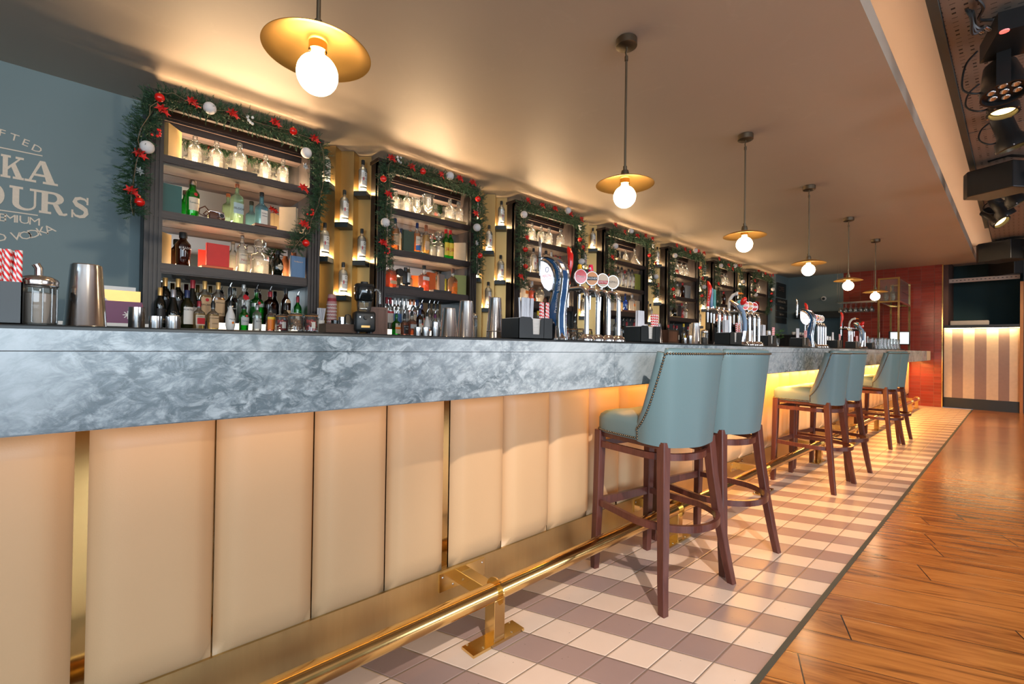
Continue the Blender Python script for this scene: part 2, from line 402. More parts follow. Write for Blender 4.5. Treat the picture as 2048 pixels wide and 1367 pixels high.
# ---------------------------------------------------------------- mesh helpers
class MB:
    """collects shapes and links them as one mesh object"""
    def __init__(s): s.v = []; s.f = []; s.mi = []; s.mats = []; s.cur = 0
    def use(s, mat):
        if mat not in s.mats: s.mats.append(mat)
        s.cur = s.mats.index(mat); return s
    def add(s, vs, fs):
        o = len(s.v); s.v.extend(tuple(p) for p in vs)
        for f in fs: s.f.append(tuple(i + o for i in f)); s.mi.append(s.cur)
        return s
    def box(s, c, d, rz=0.0, rot=None):
        hx, hy, hz = d[0] / 2, d[1] / 2, d[2] / 2
        vs = [Vector((x, y, z)) for x in (-hx, hx) for y in (-hy, hy) for z in (-hz, hz)]
        if rot is not None: vs = [rot @ p for p in vs]
        elif rz:
            R = Matrix.Rotation(rz, 3, 'Z'); vs = [R @ p for p in vs]
        vs = [p + Vector(c) for p in vs]
        return s.add(vs, [(0, 1, 3, 2), (4, 6, 7, 5), (0, 4, 5, 1), (2, 3, 7, 6), (0, 2, 6, 4), (1, 5, 7, 3)])
    def bx(s, x0, x1, y0, y1, z0, z1): return s.box(((x0 + x1) / 2, (y0 + y1) / 2, (z0 + z1) / 2), (abs(x1 - x0), abs(y1 - y0), abs(z1 - z0)))
    def rbox(s, c, d, r=.01, n=3, rz=0.0):
        """box with rounded vertical edges and softened top and bottom"""
        hx, hy, hz = d[0] / 2, d[1] / 2, d[2] / 2; r = min(r, hx * .99, hy * .99); rr = min(r, hz * .8)
        ring = []
        for k, (sx, sy) in enumerate(((1, 1), (-1, 1), (-1, -1), (1, -1))):
            for i in range(n + 1):
                a = PI / 2 * (k + i / n); ring.append((sx * (hx - r), sy * (hy - r), math.cos(a), math.sin(a)))
        lv = [(-hz, .35), (-hz + rr * .3, .8), (-hz + rr, 1), (hz - rr, 1), (hz - rr * .3, .8), (hz, .35)]
        vs = []; R = Matrix.Rotation(rz, 3, 'Z')
        for z, q in lv:
            for ox, oy, ca, sa in ring:
                sh = (1 - q) * rr
                p = Vector((ox + ca * (r - sh), oy + sa * (r - sh), z)); vs.append((R @ p) + Vector(c))
        m = len(ring); fs = []
        for k in range(len(lv) - 1):
            for i in range(m):
                j = (i + 1) % m; fs.append((k * m + i, k * m + j, (k + 1) * m + j, (k + 1) * m + i))
        fs.append(tuple(range(m - 1, -1, -1))); fs.append(tuple((len(lv) - 1) * m + i for i in range(m)))
        return s.add(vs, fs)
    def lathe(s, prof, n=20, c=(0, 0, 0), rot=None, sq=None, cap=True, sx=1.0, sy=1.0):
        """prof: (radius, z). sq: superellipse exponent for a squarish section"""
        vs = []; fs = []; C = Vector(c)
        for r, z in prof:
            for i in range(n):
                a = 2 * PI * (i + .5) / n; ca, sa = math.cos(a), math.sin(a)
                k = 1.0
                if sq: k = 1.0 / (abs(ca) ** sq + abs(sa) ** sq) ** (1 / sq)
                p = Vector((r * k * ca * sx, r * k * sa * sy, z))
                if rot is not None: p = rot @ p
                vs.append(p + C)
        for k in range(len(prof) - 1):
            for i in range(n):
                j = (i + 1) % n; fs.append((k * n + i, k * n + j, (k + 1) * n + j, (k + 1) * n + i))
        if cap:
            if prof[0][0] > 1e-5: fs.append(tuple(range(n - 1, -1, -1)))
            if prof[-1][0] > 1e-5: fs.append(tuple((len(prof) - 1) * n + i for i in range(n)))
        return s.add(vs, fs)
    def cyl(s, a, b, r, r2=None, n=14):
        a = Vector(a); b = Vector(b); d = b - a; q = d.to_track_quat('Z', 'Y').to_matrix()
        return s.lathe([(r, 0), (r if r2 is None else r2, d.length)], n, a, q)
    def sphere(s, c, r, n=14, m=9, sc=(1, 1, 1), rot=None):
        vs = []; fs = []
        for k in range(m + 1):
            t = PI * k / m
            for i in range(n):
                a = 2 * PI * i / n; p = Vector((math.sin(t) * math.cos(a) * r * sc[0], math.sin(t) * math.sin(a) * r * sc[1], math.cos(t) * r * sc[2]))
                if rot is not None: p = rot @ p
                vs.append(p + Vector(c))
        for k in range(m):
            for i in range(n):
                j = (i + 1) % n; fs.append((k * n + i, (k + 1) * n + i, (k + 1) * n + j, k * n + j))
        return s.add(vs, fs)
    def tube(s, pts, r, n=8, closed=False, rs=None, cap=True):
        P = [Vector(p) for p in pts]; L = len(P); vs = []; fs = []
        up = Vector((0, 0, 1)); prev = None
        for k in range(L):
            if closed: d = P[(k + 1) % L] - P[k - 1]
            else: d = P[min(k + 1, L - 1)] - P[max(k - 1, 0)]
            d.normalize()
            if prev is None:
                x = d.cross(up)
                if x.length < .1: x = d.cross(Vector((1, 0, 0)))
            else: x = prev - d * prev.dot(d)
            x.normalize(); prev = x; y = d.cross(x)
            rr = rs[k] if rs else r
            for i in range(n):
                a = 2 * PI * i / n; vs.append(P[k] + x * (math.cos(a) * rr) + y * (math.sin(a) * rr))
        R = L if closed else L - 1
        for k in range(R):
            k2 = (k + 1) % L
            for i in range(n):
                j = (i + 1) % n; fs.append((k * n + i, k * n + j, k2 * n + j, k2 * n + i))
        if not closed and cap: fs.append(tuple(range(n - 1, -1, -1))); fs.append(tuple((L - 1) * n + i for i in range(n)))
        return s.add(vs, fs)
    def sweep(s, pts, sec, ups=None, closed=False):
        """sweep a 2D section (side, up) along points, keeping up vertical unless given"""
        P = [Vector(p) for p in pts]; L = len(P); vs = []; fs = []; n = len(sec)
        for k in range(L):
            d = (P[(k + 1) % L] - P[k - 1]) if closed else P[min(k + 1, L - 1)] - P[max(k - 1, 0)]
            d.normalize(); u = Vector(ups[k]) if ups else Vector((0, 0, 1))
            x = d.cross(u).normalized(); y = x.cross(d).normalized()
            for a, b in sec: vs.append(P[k] + x * a + y * b)
        for k in range(L if closed else L - 1):
            k2 = (k + 1) % L
            for i in range(n):
                j = (i + 1) % n; fs.append((k * n + i, k * n + j, k2 * n + j, k2 * n + i))
        if not closed: fs.append(tuple(range(n - 1, -1, -1))); fs.append(tuple((L - 1) * n + i for i in range(n)))
        return s.add(vs, fs)
    def prism(s, poly, a, b, axis='z'):
        """polygon extruded from a to b along an axis; poly in the other two coordinates"""
        def P(u, v, w): return {'z': (u, v, w), 'y': (u, w, v), 'x': (w, u, v)}[axis]
        n = len(poly); vs = [P(u, v, a) for u, v in poly] + [P(u, v, b) for u, v in poly]
        fs = [tuple(range(n - 1, -1, -1)), tuple(range(n, 2 * n))] + [(i, (i + 1) % n, n + (i + 1) % n, n + i) for i in range(n)]
        return s.add(vs, fs)
    def mesh(s, name, smooth=True, ang=40):
        m = bpy.data.meshes.new(name); m.from_pydata(s.v, [], s.f)
        for q in s.mats: m.materials.append(pm(q) if isinstance(q, str) else q)
        for p, k in zip(m.polygons, s.mi): p.material_index = k; p.use_smooth = smooth
        bm = bmesh.new(); bm.from_mesh(m); bmesh.ops.recalc_face_normals(bm, faces=bm.faces); bm.to_mesh(m); bm.free()
        if smooth: m.set_sharp_from_angle(angle=math.radians(ang))
        m.update(); return m
    def build(s, name, parent=None, mat=None, loc=None, rz=None, smooth=True, ang=40):
        if mat:
            if not s.mats: s.mats.append(mat)
        o = bpy.data.objects.new(name, s.mesh(name, smooth, ang)); COL.objects.link(o)
        if parent: o.parent = parent
        if loc: o.location = loc
        if rz: o.rotation_euler.z = rz
        return o
def B(mat): return MB().use(mat)
def tag(o, label=None, cat=None, group=None, kind=None):
    if label: o['label'] = label
    if cat: o['category'] = cat
    if group: o['group'] = group
    if kind: o['kind'] = kind
    return o
def empty(name, loc=(0, 0, 0), rz=0.0, label=None, cat=None, group=None):
    o = bpy.data.objects.new(name, None); COL.objects.link(o); o.location = loc; o.rotation_euler.z = rz
    o.empty_display_size = .05
    return tag(o, label, cat, group)
def copy_tree(o, parent=None):
    c = o.copy(); COL.objects.link(c)
    if parent is not None: c.parent = parent
    for ch in list(o.children): copy_tree(ch, c)
    return c
def bevel(o, w, seg=2):
    m = o.modifiers.new('bevel', 'BEVEL'); m.width = w; m.segments = seg; m.limit_method = 'ANGLE'; m.harden_normals = False
    return o
def inst(o, loc, rz=0.0, label=None, s=1.0):
    c = copy_tree(o); c.location = loc; c.rotation_euler.z = rz; c.scale = (s, s, s) if not isinstance(s, tuple) else s
    if label: c['label'] = label
    return c
ORD = ['first', 'second', 'third', 'fourth', 'fifth', 'sixth', 'seventh', 'eighth', 'ninth', 'tenth', 'eleventh', 'twelfth', 'thirteenth', 'fourteenth']
TXT = {}
def text_geo(body, bold=0.0):
    """flat lettering of unit cap height as (verts, faces, width), from the built-in typeface"""
    if (body, bold) in TXT: return TXT[(body, bold)]
    cu = bpy.data.curves.new('lettering', 'FONT'); cu.body = body; cu.size = 1.42; cu.resolution_u = 2; cu.offset = bold
    cu.align_x = 'CENTER'
    ob = bpy.data.objects.new('lettering', cu); COL.objects.link(ob)
    dg = bpy.context.evaluated_depsgraph_get()
    me = bpy.data.meshes.new_from_object(ob.evaluated_get(dg))
    v = [tuple(p.co) for p in me.vertices]; f = [tuple(p.vertices) for p in me.polygons]
    bpy.data.objects.remove(ob); bpy.data.meshes.remove(me); bpy.data.curves.remove(cu)
    w = (max(p[0] for p in v) - min(p[0] for p in v)) if v else 1
    TXT[(body, bold)] = (v, f, w); return TXT[(body, bold)]
def flat_text(mb, body, h, fn, bold=0.0, wide=1.0):
    """fn maps (x, z) on the label to a 3D point"""
    v, f, w = text_geo(body, bold)
    mb.add([fn(p[0] * h * wide, p[1] * h) for p in v], f); return mb

# ---------------------------------------------------------------- room
H = 2.89
def struct(name, mb, mat=None, smooth=False):
    o = mb.build(name, None, mat, smooth=smooth); o['kind'] = 'structure'; return o
struct('floor_tiles', B('floor_tile').bx(-6, 11.04, .007, 1.6, -.06, 0))
struct('floor_planks', B('oak_planks').bx(-6, 13.2, -6.1, -.012, -.06, 0))
struct('floor_behind_bar', B('black_paint').bx(-6, 11.04, 1.6, 4.0, -.06, 0))
struct('trim_1', B('dark_trim').bx(-6, 11.0, -.012, .007, -.06, .003))
struct('ceiling', B('ceiling_paint').bx(-6, 11.12, -.045, 4.0, H, 3.015))
struct('ceiling_upper', B('cove_paint').bx(-6, 11.1, -.26, 4.0, 3.20, 3.28).bx(11.1, 13.2, -6.1, 4.0, 3.0, 3.28).bx(-6, 11.1, -6.1, -.26, 3.3, 3.38))
struct('trim_2', B('dark_trim').bx(-6, 8.4, -.29, -.245, 3.02, 3.22))
struct('wall_back', B('blue_grey_paint').bx(-6, 10.14, 3.80, 3.95, 0, H))
struct('wall_back_end', B('blue_grey_paint').bx(10.14, 11.2, 3.24, 3.95, 0, H))
# far wall: a solid blue part with a dark hatch opening, then the red tiled part
struct('wall_far_blue', B('far_blue_paint').bx(11.0, 11.15, 2.10, 3.6, 2.02, H).bx(11.0, 11.15, 3.02, 3.6, 1.15, 2.02).bx(11.0, 11.15, 2.1, 3.6, 0, 1.15))
struct('wall_far_tiled', B('red_wall_tile').bx(11.0, 11.15, .44, 2.10, 0, H))
struct('trim_3', B('red_gloss').use('red_wall_tile').bx(10.992, 11.0, .44, .548, 0, H))
struct('trim_4', B('brass').bx(10.985, 11.01, .424, .442, 0, H))
struct('wall_hatch_recess', B('far_blue_paint').bx(11.15, 11.9, 2.05, 3.1, 1.1, 1.15).bx(11.9, 12.0, 1.9, 3.3, 1.0, 2.1).bx(11.15, 11.9, 2.02, 2.06, 1.1, 2.1))
struct('wall_recess', B('dark_teal_paint').bx(12.3, 12.4, -.9, .5, 0, 3.1).use('brown_lattice').bx(11.15, 12.3, .36, .44, 0, 3.1))
struct('wall_far_right', B('room_wall_paint').bx(11.05, 11.2, -6.1, -.72, 0, 3.3))
struct('trim_5', B('timber_trim').bx(11.03, 11.12, -.665, -.622, 0, 2.45))
wf = MB().use('room_wall_paint')     # shop front behind the camera with a wide window opening
wf.bx(-6.1, -5.95, -6.1, -4.9, 0, 3.3).bx(-6.1, -5.95, -.8, 4.0, 0, 3.3).bx(-6.1, -5.95, -4.9, -.8, 0, .6).bx(-6.1, -5.95, -4.9, -.8, 2.8, 3.3)
struct('wall_front', wf)
wr = MB().use('room_wall_paint')
wr.bx(-6, 11.2, -6.2, -6.05, 0, .6).bx(-6, 11.2, -6.2, -6.05, 2.8, 3.3).bx(-6, -4.9, -6.2, -6.05, .6, 2.8).bx(-.3, 2.3, -6.2, -6.05, .6, 2.8).bx(6.5, 11.2, -6.2, -6.05, .6, 2.8)
struct('wall_right', wr)
for k, (x0, x1) in enumerate(((-4.9, -.3), (2.3, 6.5))):
    m = MB().use('dark_trim')
    for q in range(4): m.bx(x0 + (x1 - x0) * q / 3 - .03, x0 + (x1 - x0) * q / 3 + .03, -6.16, -6.1, .6, 2.8)
    m.bx(x0, x1, -6.16, -6.1, .6, .66).bx(x0, x1, -6.16, -6.1, 2.74, 2.8); struct('window_%d' % (k + 1), m)
m = MB().use('dark_trim')
for q in range(4): m.bx(-6.06, -6.0, -4.9 + 4.1 * q / 3 - .03, -4.9 + 4.1 * q / 3 + .03, .6, 2.8)
m.bx(-6.06, -6.0, -4.9, -.8, .6, .66).bx(-6.06, -6.0, -4.9, -.8, 2.74, 2.8); struct('window_3', m)
# perforated ceiling trays, five along the room
for k in range(5):
    x0 = -5.9 + k * 3.3
    o = B('perforated_metal').bx(x0, x0 + 3.285, -2.3, -.292, 3.05, 3.062).build('perforated_ceiling_tray', smooth=False)
    tag(o, ('beige perforated metal ceiling panel over the wooden floor, %s from the near end' % ORD[k]), 'ceiling panel', 'perforated panels above the stage lamps')
# cove lighting strip on top of the lowered ceiling edge
o = B('cove_led').bx(-5.5, 10.9, .0, .012, 3.016, 3.024).build('cove_light_strip', smooth=False)
tag(o, 'warm light strip hidden on top of the lowered ceiling edge', 'light strip')

# ---------------------------------------------------------------- bar counter
bar = empty('bar_counter', (0, 0, 0), 0, 'long bar front of padded tan leather panels above a brass kick plate', 'bar counter')
gaps = [-1.716, -1.444, -1.168, -.908, -.644]
def pad(x0, x1, z0=.212, z1=.945):
    mb = B('tan_leather'); nx, nz = 10, 14; vs = []; fs = []
    w = x1 - x0
    for k in range(nz + 1):
        for i in range(nx + 1):
            u = i / nx; v = k / nz
            ex = 1 - abs(2 * u - 1) ** 5; ez = 1 - abs(2 * v - 1) ** 16
            d = .046 * (max(ex, 0) ** .55) * (max(ez, 0) ** .5)
            uu = .5 + (u - .5) * (1 - .0 * v); 
            vs.append((x0 + w * (uu if 0 < i < nx else uu), .966 - d, z0 + (z1 - z0) * v))
    for k in range(nz):
        for i in range(nx):
            a = k * (nx + 1) + i; fs.append((a, a + 1, a + nx + 2, a + nx + 1))
    b = len(vs); vs += [(x0, .975, z0), (x1, .975, z0), (x1, .975, z1), (x0, .975, z1)]
    fs += [(b, b + 1, nx, 0)[::1], (b + 3, b + 2, nz * (nx + 1) + nx, nz * (nx + 1))]
    return mb.add(vs, fs)
PP = .2745
x = -1.716 - PP * 9 - .02 * 2
cnt = 0
edges = []
while x < 10.75:
    g = .018 if cnt % 4 == 0 else .004
    # the pad run is anchored so that a wide brass gap falls at x = -1.73
    edges.append((x + g / 2 + .002, x + PP - .002)); x += PP; cnt += 1
off = min(edges, key=lambda e: abs(e[0] + 1.716))[0] + 1.716
xs0 = [-1.716, -1.442, -1.166, -.907]; nxt = -.640
pads = []
for q in range(4): pads.append((xs0[q] + (.0 if q else .004), (xs0 + [nxt])[q + 1] - (.020 if q == 3 else .004)))
x = -.628; c = 0
wd = [.286, .296, .306, .280]
while x < 10.85:
    w = wd[c % 4] * (.985 if c > 3 else 1); pads.append((x, x + w - (.012 if c % 4 == 3 else .004))); x += w; c += 1
x = -1.734
for q in range(12): pads.append((x - .278, x - .004)); x -= .278
for a, b in pads: pad(a, min(b, 10.93)).build('padded_panel', bar, ang=70)
B('brass_gap').bx(-5, 10.95, .97, .985, .2, .945).build('brass_backing', bar, smooth=False)
B('brass_plate').bx(-5, 10.95, .955, .97, 0.0, .214).build('kick_plate', bar, smooth=False)
B('black_paint').bx(-5, 10.95, .985, 1.02, 0, .92).bx(10.93, 10.96, .96, 1.8, 0, .92).build('carcass', bar, smooth=False)
o = B('led_dim').bx(-4.8, 4.6, .925, .935, .929, .934).build('under_counter_light', bar, smooth=False)
o = B('led_amber').bx(4.6, 10.8, .90, .94, .927, .934).build('under_counter_light', bar, smooth=False)
for (xa, xb, e) in ((-4.5, -1.8, .6), (-1.8, .2, 1.0), (.2, 1.6, 3.5), (1.6, 5.0, 42), (5.0, 8.0, 42), (8.0, 10.8, 42)):
    light('AREA', 'under_counter_glow', ((xa + xb) / 2, .80, .925), ((xa + xb) / 2, .92, .4), e, (1, .45, .10), xb - xa, .03)

top = empty('marble_counter', (0, 0, 0), 0, 'white and blue-grey veined marble counter with a deep front edge on the bar', 'counter')
seams = [-5.0, .0, 1.82, 3.7, 5.6, 7.5, 9.35, 10.995]
for a, b in zip(seams[:-1], seams[1:]):
    B('marble').bx(a + .0008, b - .0008, .611, 1.62, 1.094, 1.133).build('top_slab', top, smooth=False)
    B('marble').bx(a + .0012, b - .0012, .614, .640, .943, 1.0925).bx(a + .0012, b - .0012, .640, .985, .937, .955).build('front_slab', top, smooth=False)
# side return of the counter at the far wall in pale stone
B('stone_beige').bx(10.40, 10.993, .606, .613, .945, 1.132).build('end_facing', top, smooth=False)
tag(B('black_plastic').rbox((2.7, 1.36, 1.1415), (15.0, .72, .017), .004).build('bar_mat'), 'long black rubber service mat on the marble counter', 'bar mat')

# ---------------------------------------------------------------- foot rail
rail = empty('foot_rail', (0, 0, 0), 0, 'polished brass foot rail on square posts along the bar', 'foot rail')
B('brass').cyl((-4.6, .742, .186), (10.33, .742, .186), .034, n=28).build('rail_tube', rail)
BRX = [-3.3, -1.94, -.565, .812, 2.195, 3.68, 5.12, 6.5, 8.0, 9.52, 10.31]
for bxx in BRX:
    m = B('brass').bx(bxx - .026, bxx + .026, .716, .772, .008, .165).build('post', rail, smooth=False); bevel(m, .002)
    m = B('brass').bx(bxx - .026, bxx + .026, .765, .952, .142, .196).build('arm', rail, smooth=False); bevel(m, .002)
    m = B('brass').bx(bxx - .125, bxx + .125, .712, .782, 0, .010).build('foot_plate', rail, smooth=False)
    for dx, dy in ((-.105, .03), (-.07, -.022), (.105, .03), (.07, -.022)):
        if -1 < bxx < 2.5: B('steel').sphere((bxx + dx, .747 + dy, .0105), .0055, 8, 5, (1, 1, .45)).build('screw', m)
    m = B('brass').bx(bxx - .115, bxx + .115, .948, .955, .134, .206).build('wall_plate', rail, smooth=False)
    for dx, zz in ((-.1, .19), (.1, .19), (-.05, .15), (.05, .15)):
        if -1 < bxx < 2.5: B('steel').sphere((bxx + dx, .9475, zz), .005, 8, 5, (1, .45, 1)).build('screw', m)
    c_ = [(bxx, .742 + .037 * math.cos(t), .186 + .037 * math.sin(t)) for t in [2 * PI * k / 20 for k in range(20)]]
    B('brass').sweep(c_, [(-.013, -.003), (.013, -.003), (.013, .003), (-.013, .003)], ups=[(1, 0, 0)] * 20, closed=True).build('collar', rail)
B('brass').sphere((10.335, .742, .186), .0345, 16, 10, (.5, 1, 1)).build('end_cap', rail)

# ---------------------------------------------------------------- bar stools
def cat(P, n=6):
    P = [Vector(p) for p in P]; out = []
    for k in range(len(P) - 1):
        p0, p1, p2, p3 = P[max(k - 1, 0)], P[k], P[k + 1], P[min(k + 2, len(P) - 1)]
        for i in range(n):
            f = i / n; out.append(.5 * ((2 * p1) + (p2 - p0) * f + (2 * p0 - 5 * p1 + 4 * p2 - p3) * f * f + (3 * p1 - p0 - 3 * p2 + p3) * f ** 3))
    return out + [P[-1]]
def rounded_path(pts, r, n=5):
    out = []
    for k, p in enumerate(pts):
        p = Vector(p)
        if k in (0, len(pts) - 1): out.append(p); continue
        a = (Vector(pts[k - 1]) - p); b = (Vector(pts[k + 1]) - p); rr = min(r, a.length * .49, b.length * .49)
        a = p + a.normalized() * rr; b = p + b.normalized() * rr
        for i in range(n + 1):
            t = i / n; out.append(a * (1 - t) ** 2 + p * 2 * t * (1 - t) + b * t * t)
    return out
def make_stool():
    root = empty('bar_stool')
    # seat cushion
    mb = B('teal_leather'); n = 40; hx, hyf, hyb = .216, .250, -.20
    lv = [(.690, .93), (.694, .985), (.715, 1.0), (.760, 1.0), (.782, .97), (.798, .88), (.808, .70), (.812, .40)]
    vs = []
    for z, k in lv:
        for i in range(n):
            a = 2 * PI * i / n; ca, sa = math.cos(a), math.sin(a); q = 1 / (abs(ca) ** 5 + abs(sa) ** 5) ** (1 / 5)
            cy = (hyf + hyb) / 2; dy = (hyf - hyb) / 2
            wx = hx * (1.0 - .06 * (sa > 0) * sa)
            vs.append((ca * q * wx * k, cy + sa * q * dy * k, z - (.010 * max(sa, 0) ** 3 if z > .76 else 0)))
    fs = [(k * n + i, k * n + (i + 1) % n, (k + 1) * n + (i + 1) % n, (k + 1) * n + i) for k in range(len(lv) - 1) for i in range(n)]
    fs += [tuple(range(n - 1, -1, -1)), tuple((len(lv) - 1) * n + i for i in range(n))]
    mb.add(vs, fs); seat = mb.build('seat', root, ang=60)
    # nails under the seat edge
    nm = B('bronze'); m2 = 0
    def ring_pt(a, k=1.0):
        ca, sa = math.cos(a), math.sin(a); q = 1 / (abs(ca) ** 5 + abs(sa) ** 5) ** (1 / 5)
        return (ca * q * hx * k * (1 - .06 * (sa > 0) * sa), .025 + sa * q * .225 * k)
    acc = 0; last = None; A0, A1 = -.30, PI + .30
    for i in range(700):
        a = A0 + (A1 - A0) * i / 699; p = ring_pt(a, 1.004)
        if last: acc += math.dist(p, last)
        last = p
        if acc > .0115 or i == 0: acc = 0; nm.sphere((p[0], p[1], .7035), .0052, 6, 4)
    nm.build('nail_trim', seat, ang=180)
    # wrap-round back: outer shell path in plan, from the left arm to the right arm
    NU, NV = 44, 14
    def plan(u, t):           # t 0 bottom .. 1 top; returns outer point
        wb = .212 + .028 * t; back = -.215 - .035 * t + .0; arm = -.055 + (.0) * t
        pts = [(-wb, arm), (-wb, back + .10), (-wb + .045, back + .028), (-wb + .13, back), (0, back - .012), (wb - .13, back), (wb - .045, back + .028), (wb, back + .10), (wb, arm)]
        L = [0]
        for k in range(1, len(pts)): L.append(L[-1] + math.dist(pts[k], pts[k - 1]))
        s = u * L[-1]
        for k in range(1, len(pts)):
            if s <= L[k] + 1e-9:
                f = (s - L[k - 1]) / (L[k] - L[k - 1])
                p0 = pts[max(k - 2, 0)]; p1 = pts[k - 1]; p2 = pts[k]; p3 = pts[min(k + 1, len(pts) - 1)]
                g = lambda a, b, c, d: .5 * ((2 * b) + (c - a) * f + (2 * a - 5 * b + 4 * c - d) * f * f + (3 * b - a - 3 * c + d) * f ** 3)
                return g(p0[0], p1[0], p2[0], p3[0]), g(p0[1], p1[1], p2[1], p3[1])
        return pts[-1]
    ZB, ZT = .678, 1.108
    def topz(u):              # height of the upper edge, full across the back and sweeping down the arms
        e = min(u, 1 - u)     # 0 at the arm front
        k = min(1, e / .205)
        return ZB + .085 + (ZT - ZB - .085) * (k ** 1.9 if k < 1 else 1) if k < .999 else ZT
    def botz(u): return ZB + .012 - .018 * math.sin(PI * u)
    TH = .050
    def P(u, v, inner=0.0):
        z0, z1 = botz(u), topz(u); z = z0 + (z1 - z0) * v; t = (z - ZB) / (ZT - ZB)
        x, y = plan(u, t); x2, y2 = plan(min(u + .004, 1), t); x1, y1 = plan(max(u - .004, 0), t)
        d = Vector((x2 - x1, y2 - y1, 0)).normalized(); nrm = Vector((-d.y, d.x, 0))
        if nrm.dot(Vector((-x, -.02 - y, 0))) < 0: nrm = -nrm
        return Vector((x, y, z)) + nrm * inner
    mb = B('teal_leather'); vs = []; fs = []
    cross = [(0.0, 0.0), (0, .25), (0, .5), (0, .75), (0, .90), (0, .96), (.004, .992), (.016, 1.012), (TH * .6, 1.016), (TH * .92, 1.0), (TH + .006, .95), (TH + .014, .8), (TH + .018, .5), (TH, .25), (TH, .0)]
    for i in range(NU + 1):
        u = i / NU
        for inn, v in cross:
            vs.append(P(u, min(v, 1.0), inn) + Vector((0, 0, max(0, v - 1) * .5)))
    n = len(cross)
    for i in range(NU):
        for k in range(n - 1): fs.append((i * n + k, (i + 1) * n + k, (i + 1) * n + k + 1, i * n + k + 1))
        fs.append((i * n + n - 1, (i + 1) * n + n - 1, (i + 1) * n, i * n))
    fs.append(tuple(range(n))); fs.append(tuple(NU * n + k for k in range(n - 1, -1, -1)))
    mb.add(vs, fs); back = mb.build('backrest', root, ang=75)
    # rolled front border of the back, following the arm down to the seat
    for side in (0, 1):
        pts = []
        for k in range(15):
            u = .002 + .20 * k / 14
            if side: u = 1 - u
            pts.append(P(u, 1.0, TH * .5) + Vector((0, .006, -.004)))
        B('teal_leather').tube(pts, .027, 10, rs=[.018 + .010 * min(1, k / 4) for k in range(15)]).build('rolled_edge', back, ang=180)
    nm = B('bronze'); lastp = None; acc = 0
    N = 1400
    seq = []
    for i in range(120): seq.append(P(.012, .0 + (i / 119) * .82, -.001))
    for i in range(N): seq.append(P(.012 + .976 * i / (N - 1), 1.0, -.001) + Vector((0, 0, -.016)))
    for i in range(120): seq.append(P(.988, .82 - (i / 119) * .82, -.001))
    for p in seq:
        if lastp: acc += (p - lastp).length
        lastp = p
        if acc > .0122: acc = 0; nm.sphere(p, .0055, 6, 4)
    nm.build('nail_trim', back, ang=180)
    # legs
    def leg(path, w0, w1):
        m = B('stool_wood'); pts = [Vector(p) for p in path]; L = len(pts); vs = []; fs = []
        for k, p in enumerate(pts):
            w = (w0 + (w1 - w0) * k / (L - 1)) / 2; c = w * .82
            for a, b in ((-w, -c), (-c, -w), (c, -w), (w, -c), (w, c), (c, w), (-c, w), (-w, c)): vs.append((p.x + a, p.y + b, p.z))
        for k in range(L - 1):
            for i in range(8): fs.append((k * 8 + i, k * 8 + (i + 1) % 8, (k + 1) * 8 + (i + 1) % 8, (k + 1) * 8 + i))
        fs += [tuple(range(7, -1, -1)), tuple((L - 1) * 8 + i for i in range(8))]
        return m.add(vs, fs)
    for sx in (-1, 1):
        leg([(sx * .186, .205, .70), (sx * .190, .212, .35), (sx * .196, .222, .05), (sx * .196, .223, 0)], .044, .032).build('leg', root, ang=30)
        leg([(sx * .165, -.165, .70), (sx * .180, -.178, .52), (sx * .205, -.200, .30), (sx * .232, -.222, .12), (sx * .250, -.240, 0)], .046, .032).build('leg', root, ang=30)
    sec = lambda w, h: [(-w / 2, -h / 2), (w / 2, -h / 2), (w / 2, h / 2), (-w / 2, h / 2)]
    for z, kx, ky in ((.335, .222, -.285), (.630, .182, -.215)):
        a = .190
        pts = [(-a, .20, z)]
        for k in range(25):
            t = PI * k / 24; pts.append((-kx * math.cos(t) * 1.0, -.06 + (ky + .06) * math.sin(t), z))
        pts.append((a, .20, z))
        m = B('stool_wood').sweep(pts, sec(.018, .030)).build('hoop_stretcher', root, ang=35)
    B('stool_wood').bx(-.185, .185, .202, .222, .315, .355).build('front_stretcher', root, smooth=False)
    B('stool_wood').bx(-.185, .185, .200, .218, .615, .645).build('front_stretcher', root, smooth=False)
    B('stool_wood').bx(-.19, .19, -.17, .21, .668, .692).build('seat_rail', root, smooth=False)
    return root
st0 = make_stool()
SP = [(.352, .602, -.155, 'pale teal leather bar stool with nailhead trim, nearest to the camera'),
      (.890, .578, -.165, 'pale teal leather bar stool right behind the nearest stool'),
      (2.812, .588, -.060, 'near stool of the middle pair of pale teal leather bar stools'),
      (3.368, .586, -.120, 'far stool of the middle pair of pale teal leather bar stools'),
      (5.285, .590, -.100, 'near stool of the far pair of pale teal leather bar stools'),
      (5.830, .588, -.100, 'far stool of the far pair, the pale teal stool nearest the red tiled wall')]
for k, (x, y, rz, lab) in enumerate(SP):
    o = st0 if k == 0 else copy_tree(st0)
    o.location = (x, y, 0); o.rotation_euler.z = rz
    tag(o, lab, 'bar stool', 'teal bar stools along the bar')

